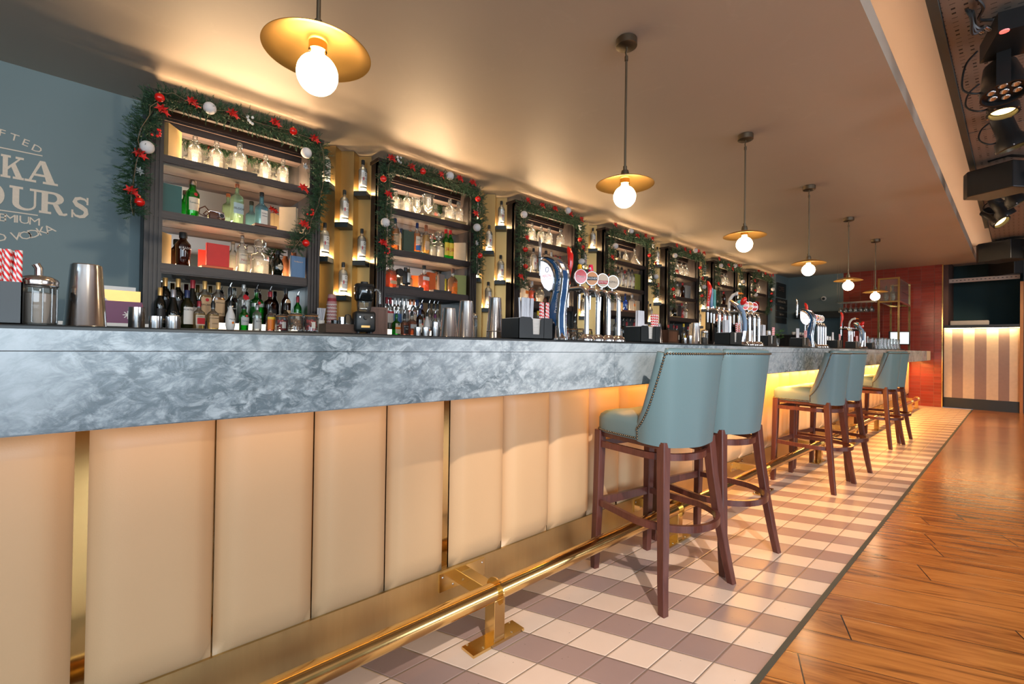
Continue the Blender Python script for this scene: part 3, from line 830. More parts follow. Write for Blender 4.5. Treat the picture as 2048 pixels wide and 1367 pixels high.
# ---------------------------------------------------------------- pendant lamps
def make_pendant():
    root = empty('pendant_lamp')
    B('bronze').lathe([(.056, 0), (.060, -.004), (.060, -.042), (.055, -.046)], 28, (0, 0, H)).build('ceiling_rose', root)
    B('bronze').cyl((0, 0, 2.14), (0, 0, H - .095), .0065).cyl((0, 0, H - .10), (0, 0, H - .125), .010).cyl((0, 0, 2.125), (0, 0, 2.155), .0115).build('rod', root)
    B('bronze').tube([(0, 0, H - .04), (.004, 0, H - .06), (-.003, .002, H - .08), (0, 0, H - .10)], .005, 6).build('hanging_link', root)
    d = B('brass_disc').lathe([(.0, 2.092), (.03, 2.091), (.06, 2.087), (.13, 2.066), (.163, 2.050), (.164, 2.048), (.162, 2.0475), (.13, 2.062), (.06, 2.083), (0, 2.087)], 64, cap=False).build('shade', root, ang=60)
    B('bronze').lathe([(.0, 2.135), (.02, 2.13), (.024, 2.11), (.024, 2.09)], 20).build('holder', root)
    B('brass').lathe([(.028, 2.082), (.028, 2.056), (.024, 2.054), (.024, 2.06)], 24, cap=False).build('collar', root)
    b = MB().use('bulb_glow'); zc, r = 1.980, .063
    pr = [(.0195, 2.066), (.0195, 2.052)]
    for k in range(15): t = math.radians(22) + (PI - math.radians(22)) * k / 14; pr.append((r * math.sin(t), zc + r * math.cos(t)))
    b.lathe(pr, 32).build('bulb', root, ang=180)
    return root
p0 = make_pendant()
for k in range(6):
    o = p0 if k == 0 else copy_tree(p0)
    o.location = (-1.188 + 1.7265 * k + (.01 * (k - 2) if k > 2 else 0), .936, 0)
    tag(o, 'brass disc pendant with glowing round bulb, %s from the near end' % ORD[k], 'pendant lamp', 'brass pendant lamps over the bar')

# ---------------------------------------------------------------- bottles
PROF = {
 'wine': [(.94, 0), (1, .012), (1, .58), (.95, .64), (.72, .70), (.44, .755), (.36, .80), (.345, .96), (.39, .965), (.39, 1)],
 'burg': [(.94, 0), (1, .012), (1, .38), (.92, .48), (.66, .62), (.44, .74), (.36, .82), (.345, .96), (.39, .965), (.39, 1)],
 'spirit': [(.93, 0), (1, .015), (1, .60), (.98, .65), (.86, .70), (.52, .745), (.37, .78), (.34, .84), (.34, 1)],
 'ketel': [(.93, 0), (1, .012), (1, .63), (1.05, .645), (1.05, .66), (.97, .67), (.92, .715), (.70, .76), (.42, .785), (.34, .80), (.34, 1)],
 'square': [(.95, 0), (1, .015), (1, .55), (.93, .60), (.62, .66), (.40, .70), (.36, .74), (.34, 1)],
 'shaker': [(.84, 0), (.88, .015), (1, .60), (.97, .655), (.80, .70), (.54, .76), (.46, .80), (.46, 1)],
 'conic': [(.70, 0), (.76, .012), (1, .18), (1, .40), (.86, .55), (.52, .70), (.34, .80), (.31, 1)],
 'apoth': [(.93, 0), (1, .02), (1, .56), (.95, .63), (.72, .69), (.40, .725), (.32, .75), (.32, .82), (.46, .835), (.46, .86)],
 'decant': [(.90, 0), (1, .03), (1, .50), (.92, .56), (.55, .61), (.34, .64), (.34, .71), (.5, .73), (.5, .75)],
 'tall': [(.93, 0), (1, .012), (1, .50), (.97, .56), (.78, .61), (.46, .65), (.36, .68), (.33, 1)],
 'round': [(.6, 0), (.78, .03), (1, .30), (1, .45), (.80, .60), (.42, .70), (.36, .74), (.34, 1)],
 'cone': [(.9, 0), (1, .04), (.96, .10), (.60, .36), (.24, .62), (.17, .72), (.17, .92), (.26, 1)],
 'skull': [(.62, 0), (.70, .04), (.74, .22), (1, .42), (1, .60), (.80, .76), (.36, .84), (.34, .88), (.40, 1)],
}
# kind: profile, radius, height, section exponent, glass, (liquid, level), (cap, from), labels (z0, z1, half angle, material), texts (words, z, height, material), pourer
BK = {
 'ketel': ('ketel', .0385, .30, None, 'lit_glass', ('clear_liquid', .76), ('black_plastic', .86), [(.19, .60, .85, 'label_white'), (.10, .145, 1.3, 'label_black')], [('Ketel One', .385, .0125, 'label_black'), ('DISTILLED VODKA', .31, .005, 'label_black')], 0),
 'apothecary': ('apoth', .045, .235, None, 'clear_glass', None, None, [], [('LOVE', .36, .016, 'white_enamel'), ('CANDY', .22, .016, 'white_enamel')], 0),
 'apothecary2': ('apoth', .045, .235, None, 'clear_glass', None, None, [], [('XXX', .42, .014, 'white_enamel'), ('CHILL', .28, .016, 'white_enamel')], 0),
 'gin_green': ('shaker', .043, .27, None, 'green_glass', ('green_liquid', .64), ('steel', .87), [(.18, .52, 1.0, 'label_cream')], [('Tanqueray', .36, .013, 'book_teal')], 0),
 'gin_green_p': ('shaker', .043, .225, None, 'green_glass', ('green_liquid', .45), ('black_plastic', .90), [(.22, .55, 1.1, 'label_grey')], [('Tanqueray', .37, .012, 'book_teal')], 1),
 'gin_ten': ('spirit', .050, .34, 10, 'green_glass', ('green_liquid', .62), ('black_plastic', .93), [(.50, .60, 1.5, 'silver_matt')], [], 1),
 'bloom': ('spirit', .040, .33, 6, 'pale_green_glass', ('clear_liquid', .7), ('copper', .91), [(.26, .52, 1.0, 'label_pale')], [('BLOOM', .36, .017, 'book_black')], 0),
 'blue_gin': ('square', .042, .29, 4, 'blue_glass', ('clear_liquid', .6), ('black_plastic', .88), [(.12, .50, .6, 'label_white')], [('BOMBAY', .40, .008, 'navy'), ('SAPPHIRE', .33, .007, 'navy')], 0),
 'black_shaker': ('shaker', .048, .25, None, 'brown_glass', None, ('black_plastic', .83), [], [('BULLDOG', .50, .015, 'white_enamel')], 0),
 'langley': ('spirit', .042, .32, None, 'lit_glass', ('clear_liquid', .6), ('steel', .93), [(.22, .50, 1.0, 'label_cream')], [("LANGLEY'S", .44, .011, 'label_black'), ('No.8', .30, .02, 'red_foil')], 0),
 'crystal': ('decant', .052, .25, 5, 'lit_glass', ('clear_liquid', .4), None, [], [], 0),
 'black_gin': ('round', .046, .225, None, 'dark_glass', None, ('black_plastic', .85), [(.22, .50, .95, 'label_cream')], [("HENDRICK'S", .34, .010, 'label_black')], 0),
 'wine_gold': ('wine', .0375, .32, None, 'dark_glass', None, ('gold_foil', .80), [(.12, .48, 1.0, 'label_black')], [('KENA', .20, .013, 'gold_foil')], 0),
 'wine_grey': ('burg', .041, .30, None, 'dark_glass', None, ('grey_foil', .80), [(.10, .34, 1.2, 'label_cream')], [], 0),
 'wine_olive': ('wine', .041, .30, None, 'olive_glass', None, ('navy', .80), [(.12, .56, 1.0, 'label_white')], [('PORTILLO', .47, .013, 'label_black')], 0),
 'wine_red': ('burg', .040, .33, None, 'dark_glass', None, ('red_foil', .80), [(.10, .34, 1.2, 'label_white')], [], 0),
 'tequila': ('square', .040, .25, 5, 'lit_glass', ('gold_liquid', .56), ('red_foil', .80), [(.14, .50, .95, 'label_cream'), (.18, .40, .7, 'label_red')], [('DUNICA', .42, .012, 'label_black')], 1),
 'honey': ('square', .040, .245, 5, 'lit_glass', ('gold_liquid', .56), ('black_plastic', .80), [(.06, .50, 1.0, 'label_kraft')], [("JACK DANIEL'S", .40, .009, 'label_black'), ('HONEY', .20, .010, 'label_black')], 1),
 'malibu': ('conic', .040, .26, None, 'white_enamel', None, ('black_plastic', .86), [], [('MALIBU', .36, .013, 'label_black'), ('\u25cf', .22, .020, 'label_orange')], 1),
 'reyka': ('spirit', .039, .245, None, 'lit_glass', ('clear_liquid', .5), ('grey_foil', .82), [(.08, .44, 1.1, 'label_grey')], [('REYKA', .34, .015, 'label_black')], 1),
 'orange_whisky': ('spirit', .041, .23, None, 'lit_glass', ('orange_liquid', .45), ('black_plastic', .86), [(.08, .50, 1.2, 'label_orange'), (.50, .60, 1.2, 'label_yellow')], [], 1),
 'dark_p': ('wine', .037, .27, None, 'dark_glass', None, ('black_plastic', .82), [(.1, .3, 1.0, 'label_white')], [], 1),
 'bacardi': ('spirit', .041, .34, 8, 'lit_glass', ('gold_liquid', .66), ('gold_foil', .80), [(.18, .60, 1.0, 'label_kraft')], [('\u25cf', .50, .026, 'label_red'), ('BACARDI', .40, .014, 'label_black')], 0),
 'captain': ('spirit', .042, .33, 6, 'lit_glass', ('amber_liquid', .62), ('gold_foil', .82), [(.16, .56, 1.0, 'label_kraft')], [('MORGAN', .47, .011, 'label_black'), ('GOLD', .20, .013, 'label_black')], 0),
 'dark_square': ('square', .042, .31, 5, 'dark_glass', ('amber_liquid', .5), ('black_plastic', .82), [], [('Southern', .40, .014, 'white_enamel')], 1),
 'ciroc': ('spirit', .040, .36, 8, 'lit_glass', ('clear_liquid', .6), ('silver_matt', .92), [], [('\u25cf', .60, .05, 'label_red')], 0),
 'brown_round': ('spirit', .048, .31, 6, 'brown_glass', None, ('red_foil', .84), [(.16, .46, .9, 'label_black')], [('RUM', .28, .018, 'label_kraft')], 1),
 'dark_flag': ('wine', .044, .36, None, 'brown_glass', None, ('black_plastic', .86), [(.60, .70, .6, 'label_kraft'), (.15, .40, 1.1, 'label_kraft')], [('\u25cf', .27, .016, 'label_black')], 0),
 'green_p': ('wine', .036, .28, None, 'green_glass', None, ('red_foil', .80), [(.12, .40, 1.1, 'label_white')], [], 1),
 'amber': ('spirit', .042, .32, None, 'lit_glass', ('amber_liquid', .66), ('navy', .86), [(.16, .52, 1.1, 'label_kraft')], [], 0),
 'glenlivet': ('spirit', .040, .34, None, 'lit_glass', ('amber_liquid', .66), ('navy', .84), [(.30, .56, 1.1, 'label_cream'), (.12, .28, 1.1, 'label_blue')], [('GLENLIVET', .44, .010, 'label_black')], 0),
 'amber_tall': ('spirit', .042, .34, None, 'lit_glass', ('gold_liquid', .66), ('copper', .80), [(.18, .46, 1.0, 'label_kraft')], [], 0),
 'jb': ('wine', .036, .31, None, 'green_glass', ('green_liquid', .6), ('red_matt', .86), [(.12, .55, 1.2, 'label_yellow')], [('J&B', .28, .035, 'label_red')], 0),
 'amber_sq': ('square', .050, .26, 4, 'lit_glass', ('orange_liquid', .60), ('brown_lattice', .84), [(.14, .26, .9, 'label_kraft')], [], 0),
 'whisky_low': ('square', .046, .255, 6, 'lit_glass', ('orange_liquid', .60), ('black_plastic', .86), [(.42, .56, 1.0, 'label_white')], [], 0),
 'bulleit': ('square', .042, .27, 8, 'lit_glass', ('amber_liquid', .66), ('brown_lattice', .84), [(.10, .28, 1.0, 'label_orange')], [('BULLEIT', .44, .012, 'label_kraft')], 0),
 'jager': ('square', .043, .24, 5, 'green_glass', None, ('green_enamel', .84), [(.06, .56, .95, 'label_cream'), (.28, .38, 1.0, 'label_orange')], [('\u25cf', .46, .024, 'book_teal')], 1),
 'jd': ('square', .041, .245, 4, 'lit_glass', ('orange_liquid', .62), ('black_plastic', .78), [(.06, .48, 1.0, 'label_black')], [("JACK DANIEL'S", .40, .008, 'white_enamel'), ('No.7', .28, .014, 'white_enamel')], 1),
 'woodford': ('square', .043, .25, 8, 'lit_glass', ('orange_liquid', .60), ('black_plastic', .84), [(.30, .48, 1.1, 'label_grey')], [], 1),
 'rum_dark': ('spirit', .042, .31, None, 'brown_glass', ('red_liquid', .5), ('navy', .80), [(.12, .46, 1.1, 'label_cream')], [('\u25cf', .40, .022, 'label_red')], 1),
 'amber_p': ('spirit', .037, .27, None, 'lit_glass', ('gold_liquid', .6), ('purple_print', .82), [(.1, .40, 1.1, 'label_white')], [], 1),
 'red_gin': ('spirit', .040, .345, None, 'lit_glass', ('clear_liquid', .6), ('red_foil', .80), [(.20, .55, 1.1, 'label_white'), (.50, .56, 1.15, 'label_red')], [], 0),
 'silver_vodka': ('spirit', .038, .33, None, 'lit_glass', ('clear_liquid', .6), ('silver_matt', .80), [(.16, .5, 1.0, 'label_blue')], [], 0),
 'frost_tall': ('tall', .042, .385, None, 'frost_glass', None, ('silver_matt', .80), [(.30, .36, 1.0, 'label_grey')], [], 0),
 'copper': ('spirit', .040, .33, None, 'lit_glass', ('orange_liquid', .64), ('copper', .82), [(.2, .5, 1.0, 'label_cream')], [], 0),
 'navy_gin': ('spirit', .040, .33, None, 'lit_glass', ('clear_liquid', .6), ('navy', .80), [(.2, .5, 1.0, 'label_blue')], [], 0),
 'clear_p': ('round', .043, .34, None, 'lit_glass', ('clear_liquid', .5), ('black_plastic', .84), [(.15, .36, .8, 'label_grey')], [], 1),
 'round_vodka': ('round', .050, .34, None, 'lit_glass', ('clear_liquid', .5), ('label_black', .86), [(.15, .45, .8, 'label_white')], [], 0),
 'clear_red': ('spirit', .040, .33, None, 'lit_glass', ('clear_liquid', .5), ('red_foil', .84), [(.15, .50, 1.0, 'label_white')], [], 1),
 'frost_orange': ('spirit', .045, .27, 8, 'frost_glass', None, ('silver_matt', .86), [(.36, .50, .8, 'label_orange')], [], 0),
 'orange_liq': ('square', .042, .25, 6, 'lit_glass', ('orange_liquid', .56), ('silver_matt', .82), [(.2, .46, .6, 'label_black')], [], 0),
 'red_liq': ('square', .042, .26, 6, 'lit_glass', ('red_liquid', .56), ('red_foil', .82), [(.2, .46, .8, 'label_white')], [], 0),
 'yellow_liq': ('tall', .040, .34, None, 'lit_glass', ('gold_liquid', .5), ('label_yellow', .84), [(.2, .4, 1.0, 'label_yellow')], [], 0),
 'blue_liq': ('tall', .042, .34, None, 'cobalt_glass', None, ('navy', .82), [(.2, .4, .9, 'label_grey')], [], 0),
 'skull': ('skull', .054, .20, 4, 'lit_glass', ('clear_liquid', .5), ('clear_glass', .88), [], [], 0),
 'cone': ('cone', .100, .27, None, 'lit_glass', None, None, [], [], 0),
}
BDESC = {
 'ketel': 'clear vodka bottle with white label and black cap', 'apothecary': 'empty clear apothecary bottle with LOVE CANDY lettering', 'apothecary2': 'empty clear apothecary bottle with XXX CHILL lettering',
 'gin_green': 'green gin bottle with cream label and silver cap', 'gin_green_p': 'small green gin bottle with pour spout', 'gin_ten': 'tall green gin bottle with silver band', 'bloom': 'pale green gin bottle lettered BLOOM', 'blue_gin': 'light blue square gin bottle',
 'black_shaker': 'black shaker-shaped gin bottle', 'langley': 'clear gin bottle with cream label', 'crystal': 'square cut-crystal decanter with stopper', 'black_gin': 'squat black gin bottle with pale diamond label',
 'wine_gold': 'dark wine bottle with gold foil', 'wine_grey': 'sloping dark wine bottle with grey foil', 'wine_olive': 'olive wine bottle with white PORTILLO label', 'wine_red': 'dark wine bottle with red foil', 'tequila': 'golden spirit bottle with red label',
 'honey': 'square whiskey bottle with kraft HONEY label', 'malibu': 'white coconut rum bottle', 'reyka': 'clear bottle with grey REYKA label', 'orange_whisky': 'bottle with orange and yellow label', 'dark_p': 'slim dark bottle with pour spout',
 'bacardi': 'gold-capped rum bottle with a red dot', 'captain': 'amber rum bottle with kraft GOLD label', 'dark_square': 'dark square liqueur bottle with pour spout', 'ciroc': 'tall clear bottle with a red ball', 'brown_round': 'brown rum bottle with dark label',
 'dark_flag': 'tall dark bottle with kraft labels', 'green_p': 'slim green bottle with red collar', 'amber': 'amber whisky bottle with navy cap', 'glenlivet': 'amber malt whisky bottle with blue lower label', 'amber_tall': 'golden whisky bottle with copper neck',
 'jb': 'green whisky bottle with yellow J&B label', 'amber_sq': 'square bottle of orange whiskey', 'whisky_low': 'orange whiskey bottle with black stopper', 'bulleit': 'oval whiskey bottle with orange label', 'jager': 'square green liqueur bottle',
 'jd': 'square whiskey bottle with black label', 'woodford': 'round-shouldered whiskey bottle with grey label', 'rum_dark': 'dark rum bottle with a red dot label', 'amber_p': 'small golden bottle with purple collar', 'red_gin': 'clear gin bottle with red cap',
 'silver_vodka': 'clear vodka bottle with silver cap', 'frost_tall': 'frosted vodka bottle with tall silver neck', 'copper': 'orange spirit bottle with copper cap', 'navy_gin': 'clear gin bottle with navy cap', 'clear_p': 'round clear bottle with pour spout',
 'round_vodka': 'round clear vodka bottle', 'clear_red': 'clear bottle with red neck and spout', 'frost_orange': 'frosted bottle with orange label', 'orange_liq': 'square bottle of bright orange liqueur', 'red_liq': 'square bottle of red liqueur',
 'yellow_liq': 'slim yellow liqueur bottle', 'blue_liq': 'cobalt blue bottle', 'skull': 'clear skull-shaped bottle', 'cone': 'clear cone-shaped decanter',
}
def make_bottle(kind):
    pf, R, Hh, sq, gl, liq, cap, labels, texts, pour = BK[kind]
    root = empty('decanter' if kind in ('crystal', 'cone', 'apothecary', 'apothecary2') else ('wine_bottle' if kind.startswith('wine') else 'spirit_bottle'))
    P = PROF[pf]; n = 28
    def rad(z):
        for (a, b), (c, d) in zip(P[:-1], P[1:]):
            if b <= z <= d: return a + (c - a) * (z - b) / (d - b + 1e-9)
        return P[-1][0]
    capz = cap[1] if cap else 2
    body = [(r * R, z * Hh) for r, z in P if z < capz]
    if cap: body.append((rad(capz) * R, capz * Hh))
    def sect(mb, prof, cp=True):
        # squarish bodies turn round at the neck
        if not sq: return mb.lathe(prof, n, cap=cp)
        vs = []; fs = []
        for r, z in prof:
            k0 = max(0, min(1, (r / R - .45) / .45))
            for i in range(n):
                a = 2 * PI * (i + .5) / n; ca, sa = math.cos(a), math.sin(a)
                q = 1.0 / (abs(ca) ** sq + abs(sa) ** sq) ** (1 / sq); q = 1 + (q - 1) * k0
                vs.append((r * q * ca, r * q * sa * (1 - .12 * k0), z))
        for k in range(len(prof) - 1):
            for i in range(n):
                j = (i + 1) % n; fs.append((k * n + i, k * n + j, (k + 1) * n + j, (k + 1) * n + i))
        fs.append(tuple(range(n - 1, -1, -1))); fs.append(tuple((len(prof) - 1) * n + i for i in range(n)))
        return mb.add(vs, fs)
    sect(B(gl), body).build('glass_body' if gl != 'white_enamel' else 'body', root, ang=50)
    if liq:
        m, lv = liq; pr = [((r * R) * .93, max(z * Hh, .006)) for r, z in P if z < lv]; pr.append((rad(lv) * R * .93, lv * Hh))
        sect(B(m), pr).build('liquid', root, ang=50)
    if cap:
        rc = rad(capz + .02) * R * 1.14 + .0008
        B(cap[0]).lathe([(rc, capz * Hh), (rc, Hh * .985), (rc * .88, Hh)], 18).build('cap', root)
    elif pf in ('apoth',): B('lit_glass').lathe([(.010, .80 * Hh), (.012, .86 * Hh), (.017, .88 * Hh), (.017, .97 * Hh), (.012, Hh)], 16).build('stopper', root)
    elif pf == 'decant': B('lit_glass').lathe([(.014, .72 * Hh), (.013, .77 * Hh), (.032, .80 * Hh), (.032, .95 * Hh), (.022, Hh)], 16, sq=5).build('stopper', root)
    def surf(a, z, off):
        r = rad(z / Hh) * R + off; q = 1.0
        ca, sa = math.sin(a), -math.cos(a)
        if sq: q = 1.0 / (abs(ca) ** sq + abs(sa) ** sq) ** (1 / sq); return (r * q * ca, r * q * sa * .88 - off, z)
        return (r * ca, r * sa, z)
    for k, (z0, z1, ha, m) in enumerate(labels):
        off = .0007 + .0006 * k; N = 14; vs = []; fs = []; rows = [z0 + (z1 - z0) * j / 4 for j in range(5)]
        dia = kind == 'black_gin'
        for j, z in enumerate(rows):
            hh = ha * (1 - abs(j - 2) / 2 * .98) if dia else ha
            for i in range(N + 1): vs.append(surf(-hh + 2 * hh * i / N, z * Hh, off))
        for j in range(4):
            for i in range(N): a = j * (N + 1) + i; fs.append((a, a + 1, a + N + 2, a + N + 1))
        lab = MB().use(m); lab.add(vs, fs); lo = lab.build('label', root, ang=80)
    for k, (w, z, h, m) in enumerate(texts):
        mb = MB().use(m); off = .0024; rr = rad(z) * R + off
        flat_text(mb, w, h, lambda x, zz: surf(x / rr, z * Hh + zz, off))
        mb.build('lettering', root, ang=180)
    if kind == 'ketel':
        MB().use('label_red').add([surf(a, z * Hh, .0018) for a, z in ((-.62, .34), (-.36, .34), (-.36, .44), (-.62, .44))], [(0, 1, 2, 3)]).build('red_square', root)
        v = [surf(a, z * Hh, .0018) for a, z in ((-.18, .49), (.22, .49), (.22, .57), (-.18, .57), (-.12, .505), (.16, .505), (.16, .555), (-.12, .555))]
        MB().use('label_black').add(v, [(0, 1, 5, 4), (1, 2, 6, 5), (2, 3, 7, 6), (3, 0, 4, 7)]).build('printed_frame', root)
    if kind in ('gin_green', 'gin_green_p', 'gin_ten'):
        vs = [surf(.28 * math.cos(t) + (0), (.605 + .045 * math.sin(t)) * Hh, .0022) for t in [2 * PI * q / 16 for q in range(16)]]
        MB().use('label_red').add(vs, [tuple(range(16))]).build('seal', root)
    if pour:
        B('black_plastic').lathe([(.0105, Hh), (.0125, Hh + .004), (.0125, Hh + .012), (.006, Hh + .016)], 14).build('pourer_collar', root)
        B('chrome').tube([(0, 0, Hh + .012), (.001, -.002, Hh + .03), (.008, -.010, Hh + .052)], .0033, 8, rs=[.0042, .0036, .0026]).build('pour_spout', root)
    return root, Hh
BP = {}
def bottle(kind, loc, h=None, rz=0.0, label=None, group=None):
    if kind not in BP:
        o, Hh = make_bottle(kind); BP[kind] = [o, Hh, False]
    pr = BP[kind]
    o = pr[0] if not pr[2] else copy_tree(pr[0]); pr[2] = True
    s = 1.0 if h is None else max(.80, min(1.16, h / pr[1] if not BK[kind][9] else (h / (pr[1] + .045))))
    o.location = loc; o.rotation_euler.z = rz; o.scale = (s, s, s)
    cat = 'decanter' if kind in ('crystal', 'cone', 'apothecary', 'apothecary2') else 'bottle'
    tag(o, label, cat)
    if group: o['group'] = group
    elif 'group' in o: del o['group']
    return o

# ---------------------------------------------------------------- books, boxes
def book(name, c, d, rz, mat, label, cat='book', pages=True, tilt=0.0, text=None):
    """closed book: cover boards, spine and page block. d = (width, thickness, height)"""
    root = empty(name, c, rz, label, cat); root.rotation_euler.y = tilt
    w, t, h = d
    B(mat).bx(-w / 2, w / 2, -t / 2, -t / 2 + .003, 0, h).bx(-w / 2, w / 2, t / 2 - .003, t / 2, 0, h).bx(-w / 2, -w / 2 + .003, -t / 2, t / 2, 0, h).build('cover', root, smooth=False)
    if pages: B('pages').bx(-w / 2 + .003, w / 2 - .004, -t / 2 + .003, t / 2 - .003, .003, h - .003).build('pages', root, smooth=False)
    if text:
        mb = MB().use('gold_foil'); flat_text(mb, text, h * .05, lambda x, z: (x, -t / 2 - .0006, h * .72 + z)); mb.build('lettering', root)
    return root
def flat_book(c, d, rz, mat, label):
    root = empty('book', c, rz, label, 'book'); w, l, t = d
    B(mat).bx(-w / 2, w / 2, -l / 2, l / 2, 0, .003).bx(-w / 2, w / 2, -l / 2, l / 2, t - .003, t).bx(-w / 2, w / 2, -l / 2, -l / 2 + .003, 0, t).build('cover', root, smooth=False)
    B('pages').bx(-w / 2 + .003, w / 2 - .003, -l / 2 + .003, l / 2 - .003, .003, t - .003).build('pages', root, smooth=False)
    return root

# ---------------------------------------------------------------- back counter with its lit step
bc = empty('back_counter', (0, 0, 0), 0, 'dark back counter under the display cabinets with a lit bottle step', 'counter')
B('black_paint').bx(-3.2, 10.12, 3.10, 3.79, 1.16, 1.20).build('worktop', bc, smooth=False)
B('dark_oak').bx(-3.2, 10.12, 3.16, 3.79, 0, 1.16).build('base', bc, smooth=False)
CABX = [-1.46, .22, 1.94, 3.69, 5.45, 7.18, 8.95]; CW = 1.17
for k, cx in enumerate(CABX):
    s_ = B('black_paint').bx(cx + .11, cx + CW - .11, 3.43, 3.65, 1.20, 1.258).build('bottle_step', bc, smooth=False)
    if k < 3: B('led_step').bx(cx + (.38 if k == 0 else .13), cx + CW - (.16 if k == 0 else .5), 3.427, 3.43, 1.203, 1.256).build('lit_panel', s_, smooth=False)

# ---------------------------------------------------------------- display cabinets
def make_cabinet():
    root = empty('display_cabinet')
    W = CW
    for x0, sg in ((0, 1), (W - .10, 1)):
        m = B('dark_oak_upright').bx(x0, x0 + .10, 3.405, 3.44, 1.20, 2.83)
        for q in range(4): m.bx(x0 + .006 + q * .024, x0 + .020 + q * .024, 3.392, 3.406, 1.20, 2.76)
        m.bx(x0 - .004, x0 + .104, 3.388, 3.44, 1.20, 1.27); m.bx(x0 - .0, x0 + .012, 3.385, 3.72, 1.20, 2.83)
        m.build('post', root, smooth=False)
    for x0, x1 in ((.0, .03), (W - .03, W)): B('dark_oak_upright').bx(x0 if x0 else .012, x1, 3.44, 3.72, 1.20, 2.82).build('side_panel', root, smooth=False)
    m = B('dark_oak').bx(-.01, W + .01, 3.375, 3.72, 2.80, 2.83).bx(.012, W - .012, 3.405, 3.44, 2.735, 2.80).bx(.0, W, 3.385, 3.41, 2.76, 2.80)
    m.bx(.03, W - .03, 3.58, 3.66, 2.715, 2.80).bx(.03, W - .03, 3.60, 3.66, 2.665, 2.716).bx(.03, W - .03, 3.575, 3.60, 2.735, 2.748).bx(.03, .085, 3.62, 3.66, 2.41, 2.67).bx(W - .085, W - .03, 3.62, 3.66, 2.41, 2.67)
    m.build('crown', root, smooth=False)
    for zt, th in ((2.41, .062), (2.02, .062), (1.655, .072)):
        s_ = B('dark_oak').bx(.03, W - .03, 3.412, 3.655, zt - th, zt).bx(.03, W - .03, 3.402, 3.412, zt - th + .008, zt - .010).build('shelf', root, smooth=False)
        B('led_warm').bx(.13, W - .13, 3.640, 3.648, zt + .001, zt + .010).build('led_strip', s_, smooth=False)
    B('mirror_glass').bx(.03, W - .03, 3.660, 3.666, 1.21, 2.80).build('mirror', root, smooth=False)
    B('dark_oak').bx(.0, W, 3.70, 3.72, 1.20, 2.82).build('back_panel', root, smooth=False)
    t = B('led_top').bx(.06, W - .06, 3.60, 3.61, 2.832, 2.840).build('top_light', root, smooth=False)
    return root
cab0 = make_cabinet()
for k, cx in enumerate(CABX):
    o = cab0 if k == 0 else copy_tree(cab0)
    o.location = (cx, 0, 0)
    tag(o, 'dark wooden display cabinet with three lit shelves, %s from the left' % ORD[k], 'cabinet', 'dark display cabinets behind the bar')
    light('AREA', 'cabinet_top_glow', (cx + CW / 2, 3.42, 2.852), (cx + CW / 2, 2.3, 2.90), .6, (1, .56, .25), CW * .9, .03, spread=.9)
    for zt in (2.41, 2.02, 1.655):
        light('AREA', 'shelf_glow', (cx + CW / 2, 3.630, zt + .014), (cx + CW / 2, 3.47, zt + .25), (34 if zt > 2.2 else 12) * (1, 1, .8, .55, .45, .4, .3)[k], (1, .66, .36), CW * .8, .02)

# ---------------------------------------------------------------- gold zigzag recesses with bottle ledges
for k in range(6):
    xa = CABX[k] + CW; xb = CABX[k + 1]; w = xb - xa; q = w / 3; h2 = q / 2 * .98
    yv, yc = 3.535, 3.535 + h2
    root = empty('gold_recess', (0, 0, 0), 0, 'gold zigzag metal recess between the %s and %s cabinets' % (ORD[k], ORD[k + 1]), 'wall recess', 'gold recesses between the cabinets')
    pts = []
    for j in range(3): pts += [(xa + q * j, yv), (xa + q * (j + .5), yc)]
    pts.append((xb, yv))
    m = B('brass_wall'); vs = []; fs = []
    for i in range(len(pts) - 1):
        (x0, y0), (x1, y1) = pts[i], pts[i + 1]
        o = len(vs); vs += [(x0, y0, 1.2), (x1, y1, 1.2), (x1, y1, 2.885), (x0, y0, 2.885), (x0, y0 + .02, 1.2), (x1, y1 + .02, 1.2), (x1, y1 + .02, 2.885), (x0, y0 + .02, 2.885)]
        fs += [(o, o + 1, o + 2, o + 3), (o + 5, o + 4, o + 7, o + 6), (o, o + 4, o + 5, o + 1), (o + 3, o + 2, o + 6, o + 7)]
    m.add(vs, fs).build('folded_panel', root, smooth=False)
    nm = 0
    for j, zs in ((0, (2.52, 1.87)), (1, (2.20, 1.545)), (2, (2.52, 1.88))):
        cx = xa + q * (j + .5)
        for a, zt in enumerate(zs):
            rr = h2 * .985; yf = yv
            led = B('black_paint').prism([(cx - rr, yf), (cx, yf - rr), (cx + rr, yf), (cx, yf + rr)], zt - .045, zt).build('ledge', root, smooth=False)
            B('led_warm').lathe([(.030, zt + .0005), (.030, zt + .003)], 16, (cx, yf + .012, 0)).build('puck_light', led)
            light('POINT', 'ledge_glow', (cx + .035, yf + .046, zt + .02), (0, 0, 0), 4.0, (1, .62, .26), .012)
            side = ('left', 'middle', 'right')[j]
            light('POINT', 'ledge_glow', (cx, yf - .004, zt + .022), (0, 0, 0), 1.6, (1, .76, .48), .010)
            bottle('ketel', (cx, yf - .004, zt + .004), None, .28, 'vodka bottle on the %s %s ledge, %s gold recess from the left' % (('upper', 'lower')[a], side, ORD[k]), 'vodka bottles in the gold recesses')

